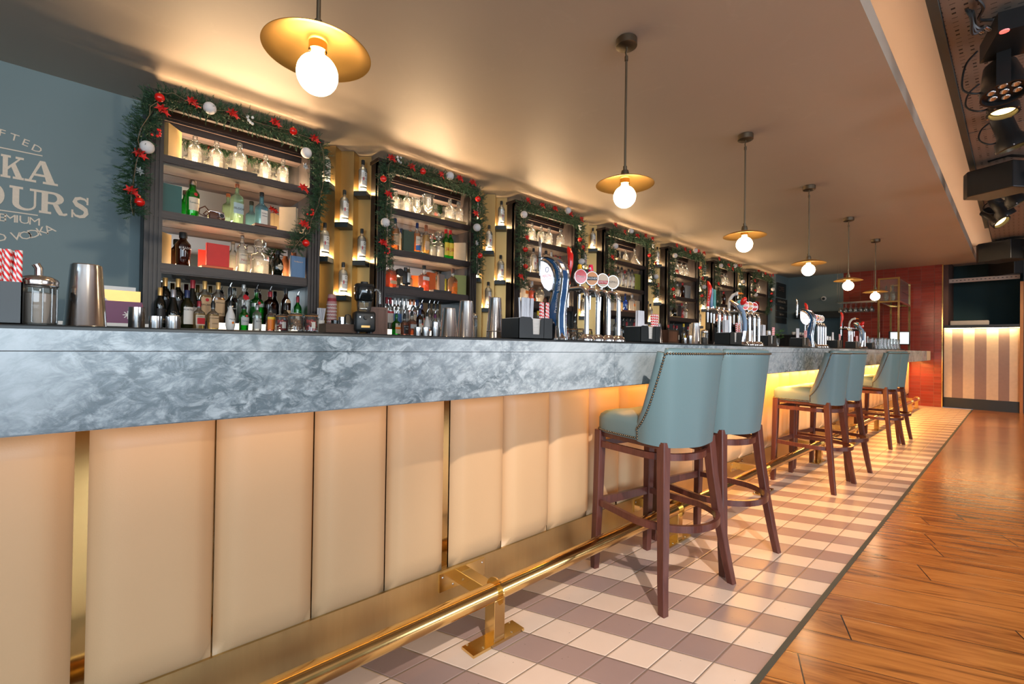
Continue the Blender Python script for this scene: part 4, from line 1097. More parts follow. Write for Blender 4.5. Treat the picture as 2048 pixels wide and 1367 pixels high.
# ---------------------------------------------------------------- shelf contents
ROWS = [
(0,1,3.52,[('apothecary',-1.166,0.222),('apothecary2',-1.03,0.227),('apothecary',-0.876,0.259),('apothecary2',-0.691,0.223),('apothecary',-0.559,0.224)]),
(0,2,3.5,[('gin_green',-1.178,0.274),('bloom',-0.892,0.338),('blue_gin',-0.719,0.293)]),
(0,3,3.5,[('black_shaker',-1.229,0.247),('langley',-0.851,0.325),('crystal',-0.724,0.28),('black_gin',-0.593,0.211)]),
(0,0,3.32,[('wine_gold',-1.371,0.274),('wine_grey',-1.299,0.267),('wine_olive',-1.22,0.27),('tequila',-1.15,0.227),('honey',-1.066,0.227),('malibu',-0.956,0.228),('gin_green_p',-0.868,0.213),('reyka',-0.78,0.219),('orange_whisky',-0.686,0.203),('dark_p',-0.581,0.226)]),
(0,0,3.5,[('wine_gold',-1.328,0.334),('wine_gold',-1.253,0.335),('wine_red',-1.166,0.331),('bacardi',-1.091,0.343),('captain',-1.005,0.322),('dark_square',-0.926,0.307),('ciroc',-0.834,0.352),('gin_ten',-0.743,0.35),('brown_round',-0.644,0.308),('dark_flag',-0.523,0.353),('green_p',-0.431,0.282)]),
(1,1,3.52,[('apothecary',0.473,0.208),('apothecary2',0.594,0.226),('apothecary',1.107,0.299),('apothecary2',1.222,0.309)]),
(1,2,3.5,[('amber',0.457,0.321),('glenlivet',0.701,0.364),('amber_tall',0.806,0.364),('crystal',0.873,0.242),('crystal',0.959,0.278),('jb',1.05,0.321),('jb',1.108,0.345)]),
(1,3,3.5,[('amber_sq',0.422,0.269),('whisky_low',0.789,0.265),('bulleit',1.145,0.278)]),
(1,0,3.32,[('jager',0.39,0.222),('jd',0.475,0.232),('woodford',0.554,0.261),('rum_dark',0.64,0.291),('malibu',0.722,0.258),('amber_p',0.814,0.248)]),
(1,0,3.5,[('red_gin',0.38,0.34),('red_gin',0.418,0.353),('silver_vodka',0.466,0.323),('silver_vodka',0.504,0.331),('frost_tall',0.55,0.379),('frost_tall',0.591,0.388),('copper',0.636,0.317),('copper',0.676,0.328),('navy_gin',0.716,0.318),('rum_dark',0.768,0.333),('clear_p',0.857,0.314),('clear_p',0.914,0.355),('clear_p',0.959,0.385)]),
(2,1,3.52,[('apothecary',2.349,0.246),('apothecary2',2.514,0.245),('apothecary',2.663,0.247),('apothecary2',2.886,0.341)]),
(2,2,3.5,[('ketel',2.132,0.358),('ketel',2.364,0.38),('round_vodka',2.589,0.387),('frost_tall',2.69,0.41),('clear_red',2.773,0.364),('clear_red',2.861,0.377)]),
(2,3,3.5,[('frost_orange',2.216,0.275),('orange_liq',2.342,0.27),('skull',2.49,0.209)]),
(2,0,3.36,[('yellow_liq',2.318,0.428),('yellow_liq',2.397,0.433),('navy_gin',2.483,0.415),('clear_p',2.569,0.402),('clear_p',3.018,0.345),('red_gin',2.74,0.317),('amber_p',2.827,0.335)]),
(3,1,3.52,[('apothecary',4.4,0.216),('cone',4.657,0.286)]),
(3,2,3.5,[('round_vodka',4.178,0.379),('ketel',4.27,0.376),('clear_red',4.364,0.326),('ketel',4.459,0.377),('ketel',4.556,0.366)]),
(3,3,3.5,[('blue_liq',4.379,0.353),('frost_orange',4.564,0.37)]),
(3,0,3.36,[('navy_gin',3.943,0.398),('dark_p',4.121,0.378),('green_p',4.212,0.383),('dark_p',4.304,0.381),('green_p',4.412,0.379),('clear_red',4.044,0.36)]),
(4,1,3.52,[('apothecary',5.991,0.267),('apothecary2',6.173,0.256),('apothecary',6.342,0.254)]),
(4,2,3.5,[('round_vodka',5.998,0.281),('brown_round',6.185,0.336)]),
(4,3,3.5,[('green_p',5.692,0.196),('black_gin',5.89,0.219),('red_liq',6.167,0.274),('crystal',6.282,0.292)]),
(4,0,3.36,[('clear_red',5.446,0.4),('clear_red',5.613,0.408),('red_liq',5.716,0.396),('yellow_liq',5.963,0.399),('red_liq',6.128,0.344),('dark_p',6.258,0.332)]),
(5,1,3.52,[('apothecary2',7.971,0.265),('apothecary',8.094,0.258)]),
(5,2,3.5,[('brown_round',7.92,0.378)]),
(5,3,3.5,[('orange_liq',7.682,0.283),('amber_sq',7.823,0.272),('amber_sq',8.016,0.243)]),
(5,0,3.36,[('clear_red',7.369,0.426),('green_p',7.528,0.423),('amber_p',7.715,0.422)]),
(6,1,3.52,[('apothecary',9.383,0.269),('apothecary2',9.866,0.249)]),
(6,3,3.5,[('orange_liq',9.893,0.146)]),
]
SHN = {1: 'top shelf', 2: 'second shelf', 3: 'third shelf', 0: 'back counter'}
for cab, sh, y, items in ROWS:
    z = {1: 2.41, 2: 2.02, 3: 1.655, 0: 1.20}[sh] + (.0585 if (sh == 0 and y > 3.45) else 0) + .0008
    cnt = {}
    tot = {}
    for k_, _, _ in items: tot[k_] = tot.get(k_, 0) + 1
    for (k_, x, h) in items:
        cnt[k_] = cnt.get(k_, 0) + 1
        where = ('on the %s of the %s cabinet' % (SHN[sh], ORD[cab])) if sh else (('in the %s row below the %s cabinet') % ('rear' if y > 3.45 else 'front', ORD[cab]))
        pre = '' if tot[k_] == 1 else (', left one', ', right one')[cnt[k_] - 1] if tot[k_] == 2 else ', %s of them' % ORD[cnt[k_] - 1]
        lab_ = BDESC[k_] + ' ' + where + pre
        if len(lab_.split()) > 16: lab_ = lab_.replace('clear ', '').replace('in the ', 'in ').replace(' of the ', ' of ').replace('of them', '').strip()
        if len(lab_.split()) > 16: lab_ = ' '.join(w for w in lab_.split() if w not in ('the', 'with', 'a', 'and'))
        bottle(k_, (x, y, z), min(h, {1: .27, 2: .318, 3: .292, 0: .345 if y < 3.45 else .305}[sh]), .35, lab_)

# ---------------------------------------------------------------- garlands
ORN = [
[('white_bauble',-1.119,2.761),('white_bauble',-1.461,2.381),('white_bauble',-0.46,2.638),('red_bauble',-1.401,2.73),('red_leaf',-1.384,2.639),('red_leaf',-1.219,2.75),('red_leaf',-0.977,2.757),('white_berries',-0.864,2.763),('red_leaf',-0.693,2.787),('red_bauble',-0.562,2.779),('red_leaf',-0.4,2.754),('red_berries',-1.413,2.489),('silver_leaf',-1.506,2.205),('red_leaf',-1.495,2.312),('red_leaf',-1.532,2.062),('red_bauble',-1.493,2.015),('silver_leaf',-0.481,2.516),('red_leaf',-0.478,2.336),('red_berries',-0.421,2.167),('red_leaf',-0.466,2.05),('red_bauble',-0.452,1.915)],
[('white_bauble',0.926,2.813),('white_bauble',0.234,2.211),('white_bauble',1.278,2.358),('red_leaf',0.283,2.792),('white_berries',0.358,2.814),('red_leaf',0.489,2.77),('red_bauble',0.614,2.775),('red_leaf',0.819,2.78),('red_leaf',1.043,2.802),('red_leaf',1.21,2.802),('red_bauble',0.208,2.599),('red_leaf',0.259,2.457),('red_bauble',1.286,2.662),('red_leaf',1.256,2.486),('silver_leaf',1.255,2.185),('red_leaf',0.213,2.013),('red_berries',0.254,1.956),('red_bauble',1.324,2.068)],
[('white_bauble',1.962,2.634),('white_bauble',2.732,2.841),('white_bauble',3.014,2.23),('red_leaf',2.015,2.797),('red_leaf',2.258,2.791),('red_leaf',2.48,2.801),('red_leaf',2.772,2.792),('red_leaf',2.993,2.765),('white_berries',2.964,2.667),('red_bauble',2.977,2.513),('red_leaf',3.031,2.403),('red_leaf',2.007,2.358),('red_bauble',1.994,2.233),('red_bauble',1.998,2.036),('red_leaf',1.92,1.9)],
[('white_bauble',4.149,2.833),('white_bauble',3.765,2.554),('white_bauble',4.858,2.239),('red_leaf',3.747,2.835),('red_leaf',3.97,2.776),('red_leaf',4.305,2.778),('red_leaf',4.529,2.817),('red_leaf',4.73,2.804),('white_berries',4.747,2.705),('red_bauble',4.663,2.547),('red_leaf',4.827,2.433),('red_berries',4.909,2.11),('red_leaf',3.679,2.369)],
[('white_bauble',5.451,2.656),('white_bauble',6.172,2.848),('white_bauble',6.516,2.238),('red_leaf',5.48,2.82),('red_leaf',5.773,2.797),('red_leaf',5.952,2.776),('red_bauble',6.286,2.856),('red_leaf',6.481,2.84),('red_bauble',6.362,2.57),('red_leaf',6.433,2.37),('red_bauble',6.441,2.072),('red_leaf',5.507,2.388),('red_bauble',5.414,2.094),('red_leaf',5.417,1.961),('silver_leaf',5.394,2.233)],
[('white_bauble',7.218,2.715),('white_bauble',7.881,2.795),('white_bauble',8.279,2.518),('red_leaf',7.106,2.825),('red_leaf',7.55,2.753),('red_leaf',7.726,2.71),('red_leaf',8.042,2.811),('red_berries',8.142,2.834),('red_leaf',7.095,2.346),('silver_leaf',7.039,2.008)],
[('white_bauble',8.992,2.302),('white_bauble',10.024,2.525),('red_leaf',9.11,2.825),('red_leaf',9.51,2.816),('red_leaf',9.791,2.814),('red_leaf',9.983,2.836),('red_leaf',8.885,2.592),('red_leaf',8.933,2.379),('red_bauble',9.952,2.413),('red_bauble',9.934,2.241),('red_leaf',9.876,2.025),('white_berries',9.36,2.771)],
]
GEND = [(-1.52, 1.93, -0.52, 1.86), (0.26, 1.8, 1.32, 1.87), (1.98, 1.79, 3.05, 2.08), (3.72, 1.78, 4.95, 1.93), (5.45, 1.8, 6.5, 1.93), (7.16, 1.9, 8.2, 2.1), (8.98, 2.05, 9.75, 1.93)]
OB = {}
def leaf_poly(r, k=5):
    pts = []
    for i in range(k * 2):
        a = PI / 2 + PI * i / k; q = r * (1.0 if i % 2 == 0 else .42); pts.append((q * math.cos(a), q * math.sin(a)))
    return pts
def ornament(kind):
    if kind in OB: return OB[kind]
    rnd = random.Random(hash(kind) % 97 if False else len(kind) * 7)
    mb = MB()
    if kind == 'white_bauble':
        mb.use('white_felt').sphere((0, 0, 0), .041, 20, 14)
    elif kind == 'red_bauble':
        mb.use('red_gloss').sphere((0, 0, 0), .029, 18, 12).use('gold_foil').cyl((0, 0, .027), (0, 0, .036), .007)
    elif kind in ('red_leaf', 'silver_leaf'):
        mb.use('red_matt' if kind == 'red_leaf' else 'silver_matt')
        for q in range(3 if kind == 'red_leaf' else 2):
            r = .034 if kind == 'red_leaf' else .024
            R = Matrix.Rotation(rnd.uniform(-.7, .7), 3, 'X') @ Matrix.Rotation(rnd.uniform(-.8, .8), 3, 'Z') @ Matrix.Rotation(rnd.uniform(0, 2), 3, 'Y')
            o = Vector((rnd.uniform(-.018, .018), rnd.uniform(-.01, .0), rnd.uniform(-.018, .018)))
            P = leaf_poly(r); c = [R @ Vector((x, -.004, z)) + o for x, z in P]; b = [R @ Vector((x, -.0025, z)) + o for x, z in P]; n = len(P)
            ce = R @ Vector((0, .006, 0)) + o; cb = R @ Vector((0, .0075, 0)) + o
            vs = c + [ce] + b + [cb]
            fs = [(i, (i + 1) % n, n) for i in range(n)] + [(n + 1 + (i + 1) % n, n + 1 + i, 2 * n + 1) for i in range(n)] + [(i, n + 1 + i, n + 1 + (i + 1) % n, (i + 1) % n) for i in range(n)]
            mb.add(vs, fs)
    else:
        mb.use('white_enamel' if kind == 'white_berries' else 'red_gloss')
        for q in range(6): mb.sphere((rnd.uniform(-.026, .026), rnd.uniform(-.006, .006), rnd.uniform(-.03, .03)), .0105 if kind == 'white_berries' else .0085, 10, 7)
    OB[kind] = mb.mesh(kind, ang=60); return OB[kind]
for g, (xl, zl, xr, zr) in enumerate(GEND):
    rnd = random.Random(40 + g)
    cx = CABX[g]; y0 = 3.300
    root = empty('christmas_garland', (cx + CW / 2, y0, 2.77), 0, 'green fir garland with red and white ornaments draped over the %s cabinet' % ORD[g], 'garland', 'christmas garlands over the cabinets')
    X0, X1 = cx + .05, cx + CW - .05
    ctrl = [(xl, y0, zl), ((xl + X0) / 2 - (.05 if g == 0 else 0), y0 + .01, (zl + 2.74) / 2), (X0, y0 + .02, 2.72), (X0 + .10, y0 + .01, 2.765), ((X0 + X1) / 2, y0 + .01, 2.772), (X1 - .10, y0 + .01, 2.76), (X1, y0 + .02, 2.70), (X1 + .0, y0 + .01, (zr + 2.74) / 2), (xr, y0, zr)]
    path = []
    for k in range(len(ctrl) - 1):
        p0 = Vector(ctrl[max(k - 1, 0)]); p1 = Vector(ctrl[k]); p2 = Vector(ctrl[k + 1]); p3 = Vector(ctrl[min(k + 2, len(ctrl) - 1)])
        for i in range(10):
            f = i / 10; path.append(.5 * ((2 * p1) + (p2 - p0) * f + (2 * p0 - 5 * p1 + 4 * p2 - p3) * f * f + (3 * p1 - p0 - 3 * p2 + p3) * f ** 3))
    path.append(Vector(ctrl[-1])); org = Vector(root.location)
    pl = [p - org for p in path]
    B('twig').tube(pl, .007, 6).build('stem', root)
    L = [0]
    for a, b in zip(pl[:-1], pl[1:]): L.append(L[-1] + (b - a).length)
    def at(s):
        for k in range(1, len(L)):
            if L[k] >= s: f = (s - L[k - 1]) / (L[k] - L[k - 1]); return pl[k - 1].lerp(pl[k], f), (pl[k] - pl[k - 1]).normalized()
        return pl[-1], (pl[-1] - pl[-2]).normalized()
    mb = MB().use('pine_needles'); vs = []; fs = []
    dens = (640, 580, 520, 440, 360, 320, 300)[g]; nn = (22, 20, 18, 16, 15, 14, 14)[g]; nw = (.0019, .002, .0022, .0026, .003, .0033, .0033)[g]
    N = int(L[-1] * dens)
    for q in range(N):
        s = L[-1] * (q + rnd.random()) / N; p, d = at(s)
        a = rnd.uniform(0, 2 * PI)
        x = d.cross(Vector((0, 1, 0))).normalized(); y = Vector((0, 1, 0))
        out = (x * math.cos(a) + y * math.sin(a) * .75).normalized()
        bd = (out + d * rnd.uniform(-.7, .7)).normalized(); ln = rnd.uniform(.045, .115) * (1.12 if g == 0 and s < L[-1] * .3 and out.x < -.4 else 1)
        tip = p + bd * ln
        if (tip + org).y > 3.372: bd.y = -abs(bd.y) * .3; tip = p + bd * ln
        if (tip + org).z > 2.875: continue
        for k in range(nn):
            t = k / nn; b = p + bd * ln * (.25 + .75 * t)
            e = Vector((rnd.gauss(0, 1), rnd.gauss(0, 1), rnd.gauss(0, 1))); e -= bd * e.dot(bd); e.normalize()
            nd = (bd * .95 + e * .62).normalized(); nl = rnd.uniform(.017, .028) * (1 - .3 * t)
            sd = nd.cross(Vector((rnd.gauss(0, 1), rnd.gauss(0, 1), rnd.gauss(0, 1)))).normalized() * nw
            i = len(vs); vs += [b - sd, b + sd, b + nd * nl]; fs.append((i, i + 1, i + 2))
    mb.v = [tuple(v) for v in vs]; mb.f = fs; mb.mi = [0] * len(fs)
    m_ = bpy.data.meshes.new('foliage'); m_.from_pydata(mb.v, [], mb.f); m_.materials.append(pm('pine_needles'))
    fo = bpy.data.objects.new('foliage', m_); COL.objects.link(fo); fo.parent = root
    for kind, x, z in ORN[g]:
        o = bpy.data.objects.new(kind, ornament(kind)); COL.objects.link(o); o.parent = root
        o.location = Vector((x, 3.262 if 'bauble' in kind else 3.25, z)) - org; o.rotation_euler = (0, 0, rnd.uniform(-.4, .2)) if 'leaf' in kind else (0, 0, 0)
    wl = [p + Vector((rnd.uniform(-.02, .02), -.062, rnd.uniform(-.02, .02))) for p in pl[::2]]
    B('string_wire').tube(wl, .0016, 4).build('light_string', root)

# ---------------------------------------------------------------- things on the shelves
Z1, Z2, Z3 = 2.411, 2.021, 1.656
def bk(px0, y, z, w, t, h, rz, mat, label, **k): return book('book', (px0, y, z), (w, t, h), rz, mat, label, **k)
bk(-1.301, 3.50, Z1, .16, .03, .235, .95, 'book_gold', 'tall gold book standing at the left end of the top shelf, first cabinet')
flat_book((-0.873, 3.45, Z1), (.20, .07, .016), .02, 'book_black', 'thin dark book lying on the top shelf of the first cabinet')
bk(-1.319, 3.50, Z2, .15, .03, .21, .10, 'book_teal', 'dark teal book standing on the second shelf, first cabinet')
bk(-0.516, 3.50, Z2, .14, .035, .215, -.75, 'book_cream', 'cream and brown book at the right of the second shelf, first cabinet')
flat_book((-0.709, 3.46, Z2), (.16, .12, .020), .03, 'book_brown', 'flat brown book on the second shelf, in front of the blue bottle')
bk(-1.346, 3.50, Z3, .14, .03, .225, .95, 'book_gold', 'gold book leaning at the left of the third shelf, first cabinet')
flat_book((-1.026, 3.48, Z3), (.20, .13, .018), .02, 'book_orange', 'flat orange book under the red book on the third shelf')
bk(-1.015, 3.49, Z3 + .0185, .15, .028, .175, .12, 'book_red', 'bright red book standing on the third shelf, first cabinet')
bk(-0.453, 3.45, Z3, .115, .03, .175, .05, 'book_blue', 'pale blue book at the right of the third shelf, first cabinet', text='The Beauty of')
o = tag(B('copper').lathe([(.03, 0), (.036, .04), (.036, .15), (.028, .19), (.02, .20), (.02, .22), (.0, .225)], 20, (-0.455, 3.545, Z3)).build('copper_shaker'), 'copper cocktail shaker behind the pale blue book', 'shaker')
# old camera with a leather strap
cr = empty('old_camera', (-1.031, 3.47, Z2), .2, 'old folding camera in a brown leather case on the second shelf', 'camera')
B('leather_brown').rbox((0, 0, .030), (.11, .04, .056), .012).build('case', cr); B('steel').rbox((0, 0, .064), (.10, .034, .014), .008).build('top_plate', cr)
B('chrome').lathe([(.024, 0), (.022, .012), (.018, .03), (.019, .032)], 20, (.018, -.02, .034), Matrix.Rotation(PI / 2, 3, 'X')).build('lens', cr); B('black_plastic').lathe([(.015, 0), (.013, .004)], 18, (.018, -.052, .034), Matrix.Rotation(PI / 2, 3, 'X')).build('lens_glass', cr)
B('leather_brown').tube([(-.055, -.01, .06), (-.085, -.02, .085), (-.12, -.02, .06), (-.125, -.03, .02), (-.09, -.04, .006), (-.07, -.05, .03), (-.085, -.05, .045), (-.105, -.05, .02), (-.08, -.055, .004)], .005, 6).build('strap', cr)
# second cabinet
def cup(px, z, s, label, mat='silver_matt'):
    r = empty('glass_goblet', (px, 3.52, z), 0, label, 'goblet')
    B('clear_glass').lathe([(.03 * s, 0), (.032 * s, .003), (.008 * s, .012 * s), (.010 * s, .04 * s), (.035 * s, .06 * s), (.05 * s, .10 * s), (.048 * s, .18 * s), (.062 * s, .20 * s), (.064 * s, .203 * s), (.060 * s, .204 * s), (.046 * s, .18 * s), (.047 * s, .10 * s), (.0, .065 * s)], 28, cap=False).build('bowl', r)
    for sx in (-1, 1): B('clear_glass').tube([(sx * .048 * s, 0, .17 * s), (sx * .075 * s, 0, .17 * s), (sx * .078 * s, 0, .15 * s), (sx * .05 * s, 0, .12 * s)], .003, 6).build('handle', r)
    return r
cup(0.709, Z1, .92, 'clear glass ice bucket left of the large goblet on the second cabinet')
flat_book((0.834, 3.50, Z1), (.20, .12, .026), .02, 'book_gold', 'flat dark gold book under the large glass goblet')
cup(0.838, Z1 + .0265, 1.05, 'large two-handled glass goblet on the top shelf, second cabinet')
flat_book((1.121, 3.46, Z1), (.28, .07, .03), .02, 'book_gold', 'wide gold book lying at the right of the top shelf, second cabinet')
bk(0.511, 3.52, Z2, .10, .02, .20, .9, 'book_grey', 'thin grey book beside the green book, second cabinet')
bk(0.599, 3.50, Z2 + .02, .13, .03, .20, .15, 'book_green', 'dark green book with gold crest on the second shelf, second cabinet', text='*')
flat_book((0.662, 3.49, Z2), (.27, .10, .018), .02, 'book_green', 'flat dark green book on the second shelf, second cabinet')
bk(1.22, 3.50, Z2, .15, .03, .20, -.85, 'book_cream', 'cream book leaning at the right of the second shelf, second cabinet')
flat_book((0.602, 3.48, Z3), (.28, .12, .028), .02, 'book_black', 'flat black book under the film camera')
flat_book((0.965, 3.48, Z3), (.22, .12, .022), .02, 'book_black', 'flat black book under the orange book, second cabinet')
bk(0.88, 3.51, Z3 + .0225, .11, .035, .18, .35, 'book_orange', 'orange book on the third shelf, second cabinet')
bk(0.996, 3.50, Z3 + .0225, .07, .04, .175, .1, 'book_grey', 'grey brown book beside the orange book, second cabinet')
bk(1.248, 3.49, Z3, .17, .03, .215, -.45, 'book_olive', 'olive green open book at the right of the third shelf, second cabinet')
pj = empty('film_camera', (0.579, 3.50, Z3 + .029), .1, 'black vintage film camera on a flat book, second cabinet', 'camera')
B('black_metal').rbox((0, 0, .085), (.09, .05, .13), .008).build('body', pj); B('black_metal').cyl((-.07, -.02, .13), (-.07, .02, .13), .04, n=24).build('reel', pj)
B('silver_matt').rbox((.022, -.027, .09), (.036, .008, .10), .006).build('front_plate', pj); B('black_plastic').cyl((.0, 0, .15), (-.0, 0, .19), .018).build('viewfinder', pj); B('black_metal').bx(-.02, .02, -.02, .02, 0, .03).build('foot', pj)
# third to seventh cabinets
def box_thing(c, d, rz, mat, label, name='box', cat='box'):
    return tag(B(mat).rbox((0, 0, d[2] / 2), d, .003, 2).build(name, None, None, c, rz), label, cat)
flat_book((2.959, 3.47, Z1), (.34, .09, .035), .02, 'book_gold', 'wide gold book on the top shelf of the third cabinet')
box_thing((2.951, 3.50, Z2), (.07, .06, .20), .1, 'book_cream', 'tall beige carton on the second shelf of the third cabinet')
flat_book((2.29, 3.49, Z3), (.30, .12, .016), .0, 'book_black', 'flat black book on the third shelf, third cabinet')
tag(B('leather_brown').sphere((2.612, 3.55, Z3 + .0471), .047, 20, 14).build('leather_ball'), 'old brown leather ball on the third shelf, third cabinet', 'ball')
rd = empty('old_radio', (2.725, 3.53, Z3), 0, 'small black box radio with a round dial, third cabinet', 'radio')
B('black_metal').rbox((0, 0, .055), (.16, .07, .11), .008).build('body', rd); B('silver_matt').cyl((0, -.035, .06), (0, -.041, .06), .026, n=24).build('dial', rd)
flat_book((4.231, 3.47, Z1), (.36, .09, .035), .02, 'book_gold', 'wide gold book on the top shelf of the fourth cabinet')
box_thing((4.697, 3.50, Z2), (.17, .05, .26), .05, 'book_olive', 'olive green carton on the second shelf of the fourth cabinet')
box_thing((4.691, 3.50, Z3), (.10, .06, .20), .05, 'book_cream', 'beige carton at the right of the third shelf, fourth cabinet')
flat_book((4.382, 3.45, Z3), (.40, .06, .03), .0, 'book_brown', 'flat brown book along the third shelf, fourth cabinet')
box_thing((6.348, 3.50, Z2), (.20, .05, .24), .05, 'silver_matt', 'grey carton on the second shelf of the fifth cabinet')
box_thing((6.043, 3.50, Z3 + .02), (.14, .05, .20), .05, 'book_black', 'black carton on the third shelf of the fifth cabinet')
flat_book((5.827, 3.47, Z3), (.34, .10, .018), .0, 'book_gold', 'flat gold book on the third shelf, fifth cabinet')
flat_book((7.801, 3.45, Z3), (.34, .06, .03), .0, 'book_cream', 'flat cream book on the third shelf, sixth cabinet')
box_thing((9.694, 3.50, Z2), (.22, .06, .20), .1, 'book_red', 'red carton on the second shelf of the seventh cabinet')

# ---------------------------------------------------------------- on the back counter
ZC = 1.2008
def kilner(c, fill, label, s=1.0):
    r = empty('clip_top_jar', c, .2, label, 'jar', None)
    h = .14 * s; R = .052 * s
    B('clear_glass').lathe([(R * .9, 0), (R, .006), (R, h * .72), (R * .88, h * .82), (R * .88, h * .86)], 24).build('glass_jar', r)
    B('clear_glass').lathe([(R * .92, h * .88), (R * .94, h * .92), (R * .7, h * .98), (0, h)], 24).build('lid', r)
    B('orange_enamel').lathe([(R * .91, h * .85), (R * .93, h * .865), (R * .91, h * .885)], 24, cap=False).build('rubber_seal', r)
    B('chrome').tube([(R * .95, -.01, h * .70), (R * 1.2, -.012, h * .80), (R * 1.05, -.01, h * .95), (0, -.004, h * 1.0)], .0018, 6).build('clip', r)
    f = MB().use(fill); rnd = random.Random(5)
    for k in range(46):
        a = rnd.uniform(0, 2 * PI); q = math.sqrt(rnd.random()) * R * .74; z = .014 + (h * .55) * rnd.random()
        f.sphere((q * math.cos(a), q * math.sin(a), z), .011 * s, 7, 5, (1, rnd.uniform(.6, 1), rnd.uniform(.6, 1)))
    tag(f.build('contents', r), kind='stuff')
    if fill == 'red_candy': B('label_white').box((-.012, -R - .001, h * .36), (.03, .0015, .05)).build('label', r, smooth=False)
    return r
kilner((-0.623, 3.24, ZC), 'red_candy', 'clip-top jar of red sweets, left of the cookie jar', .95)
kilner((-0.57, 3.10, ZC), 'cookie', 'clip-top jar of brown cookies below the first cabinet')
kilner((-0.454, 3.10, ZC), 'red_candy', 'clip-top jar of red sweets, right of the cookie jar')
for k, (px, f, nm) in enumerate(((1133, 'red_candy', 'red sweets'), (1148, 'cookie', 'brown cookies'), (1163, 'book_grey', 'grey nuts'), (1179, 'label_yellow', 'yellow sweets'))):
    pass
for px, f, nm in ((2.549, 'red_candy', 'red sweets'), (2.689, 'cookie', 'brown cookies'), (2.834, 'book_grey', 'grey nuts'), (2.995, 'label_yellow', 'yellow sweets')):
    kilner((px, 3.12, ZC), f, 'clip-top jar of %s behind the first chrome beer taps' % nm, 1.05)
# caddy tray of bar bits
tr = empty('wooden_tray', (-.236, 3.12, ZC), 0, 'dark wooden tray holding straws and jars beside the blender', 'tray')
for a in ((-.125, .125, -.075, -.065, 0, .07), (-.125, .125, .065, .075, 0, .07), (-.125, -.115, -.065, .065, 0, .07), (.115, .125, -.065, .065, 0, .07), (-.115, .115, -.065, .065, 0, .008)): B('crate_wood').bx(*a).build('board', tr, smooth=False)
tag(B('steel').lathe([(.030, 0), (.030, .12), (.026, .12), (.026, .01), (0, .01)], 20, (-.20, 3.13, ZC + .009), cap=False).build('steel_cup'), 'small steel cup standing in the wooden tray', 'cup')
tag(B('smoky_plastic').lathe([(.026, 0), (.030, .09), (.027, .09), (.024, .006), (0, .006)], 20, (-.27, 3.10, ZC + .009), cap=False).build('plastic_tub'), 'dark plastic tub in the wooden tray', 'tub')
tag(B('clear_glass').lathe([(.035, 0), (.037, .05), (.036, .10), (.022, .14), (0, .15)], 24, (-.148, 3.14, ZC + .009)).build('glass_dome'), 'small clear glass dome in the wooden tray', 'dome')
tag(B('white_paint').prism([(-.03, 0), (.03, 0), (.012, .11)], -.02, .02, 'y').build('card_tent', None, None, (-.09, 3.22, ZC)), 'little white folded card beside the blender', 'card')
hld = empty('straw_cup', (-.33, 3.26, ZC), 0, 'white cup packed with paper-wrapped straws beside the paper cups', 'cup')
B('white_paint').lathe([(.030, 0), (.036, .10), (.034, .10), (.028, .004), (0, .004)], 20, cap=False).build('cup', hld)
m = B('straw_white')
for q in range(26): a = q * 2.4; r_ = .030 * math.sqrt(q / 26); m.cyl((r_ * math.cos(a) * .6, r_ * math.sin(a) * .6, .01), (r_ * math.cos(a) * 1.2 + .012, r_ * math.sin(a) * 1.2, .20), .0035, n=6)
tag(m.build('wrapped_straws', hld), kind='stuff')
for q in range(9):
    r = tag(B('patterned_paper_cup').lathe([(.036, .105), (.0365, .10), (.026, 0), (.0, 0)] if False else [(.040, 0), (.042, .003), (.040, .006), (.030, .085), (.030, .088)], 24).use('white_paint').lathe([(.041, -.001), (.0425, .002), (.041, .005)], 24, cap=False).build('paper_cup', None, None, (-.232, 3.27, ZC + .005 + .0285 * q + (.0 if q < 8 else 0))), 'red and white patterned paper cup, upside down in the stack beside the blender', 'cup', 'stack of patterned paper cups')
# blender
bl = empty('blender', (-.047, 3.06, ZC), -.25, 'black bar blender with clear jug on the back counter', 'blender')
bb = B('black_plastic').rbox((0, 0, .095), (.165, .17, .165), .022).build('base', bl)
for fx in (-.05, .05): B('black_plastic').cyl((fx, -.05, 0), (fx, -.05, .014), .012).build('foot', bl)
for fx in (-.05, .05): B('black_plastic').cyl((fx, .05, 0), (fx, .05, .014), .012).build('foot', bl)
B('black_metal').cyl((.0, -.085, .125), (0, -.108, .128), .017, n=18).build('dial', bb)
for fx in (-.045, .045): B('chrome').cyl((fx, -.084, .13), (fx, -.092, .13), .005).build('switch', bb)
B('gold_foil').bx(-.034, .034, -.0865, -.0855, .045, .062).build('name_plate', bb, smooth=False)
B('clear_glass').lathe([(.046, .18), (.052, .19), (.066, .37), (.064, .37), (.050, .195), (0, .19)], 24, sq=5, cap=False).build('jug', bl)
B('smoky_plastic').lathe([(.056, .26), (.073, .28), (.076, .38), (.070, .395), (.074, .385), (.068, .28), (.055, .265)], 24, sq=4, cap=False).build('sound_band', bl)
B('black_plastic').lathe([(.072, .375), (.078, .385), (.070, .405), (.030, .408), (.028, .425), (0, .425)], 24, sq=4, cap=False).build('lid', bl)
B('clear_glass').tube([(.066, 0, .36), (.105, 0, .372), (.128, 0, .345), (.130, 0, .25)], .012, 10).build('handle', bl)
for q in range(4): B('steel').box((.016 * math.cos(q * PI / 2), .016 * math.sin(q * PI / 2), .205), (.022, .006, .002), rz=q * PI / 2).build('blade', bl)
wp = empty('wooden_menu_box', (.150, 3.20, ZC), -.30, 'reddish wooden box with a framed front right of the blender', 'box')
B('box_wood').bx(-.10, .075, -.03, .03, 0, .235).build('box', wp, smooth=False)
m = B('box_wood')
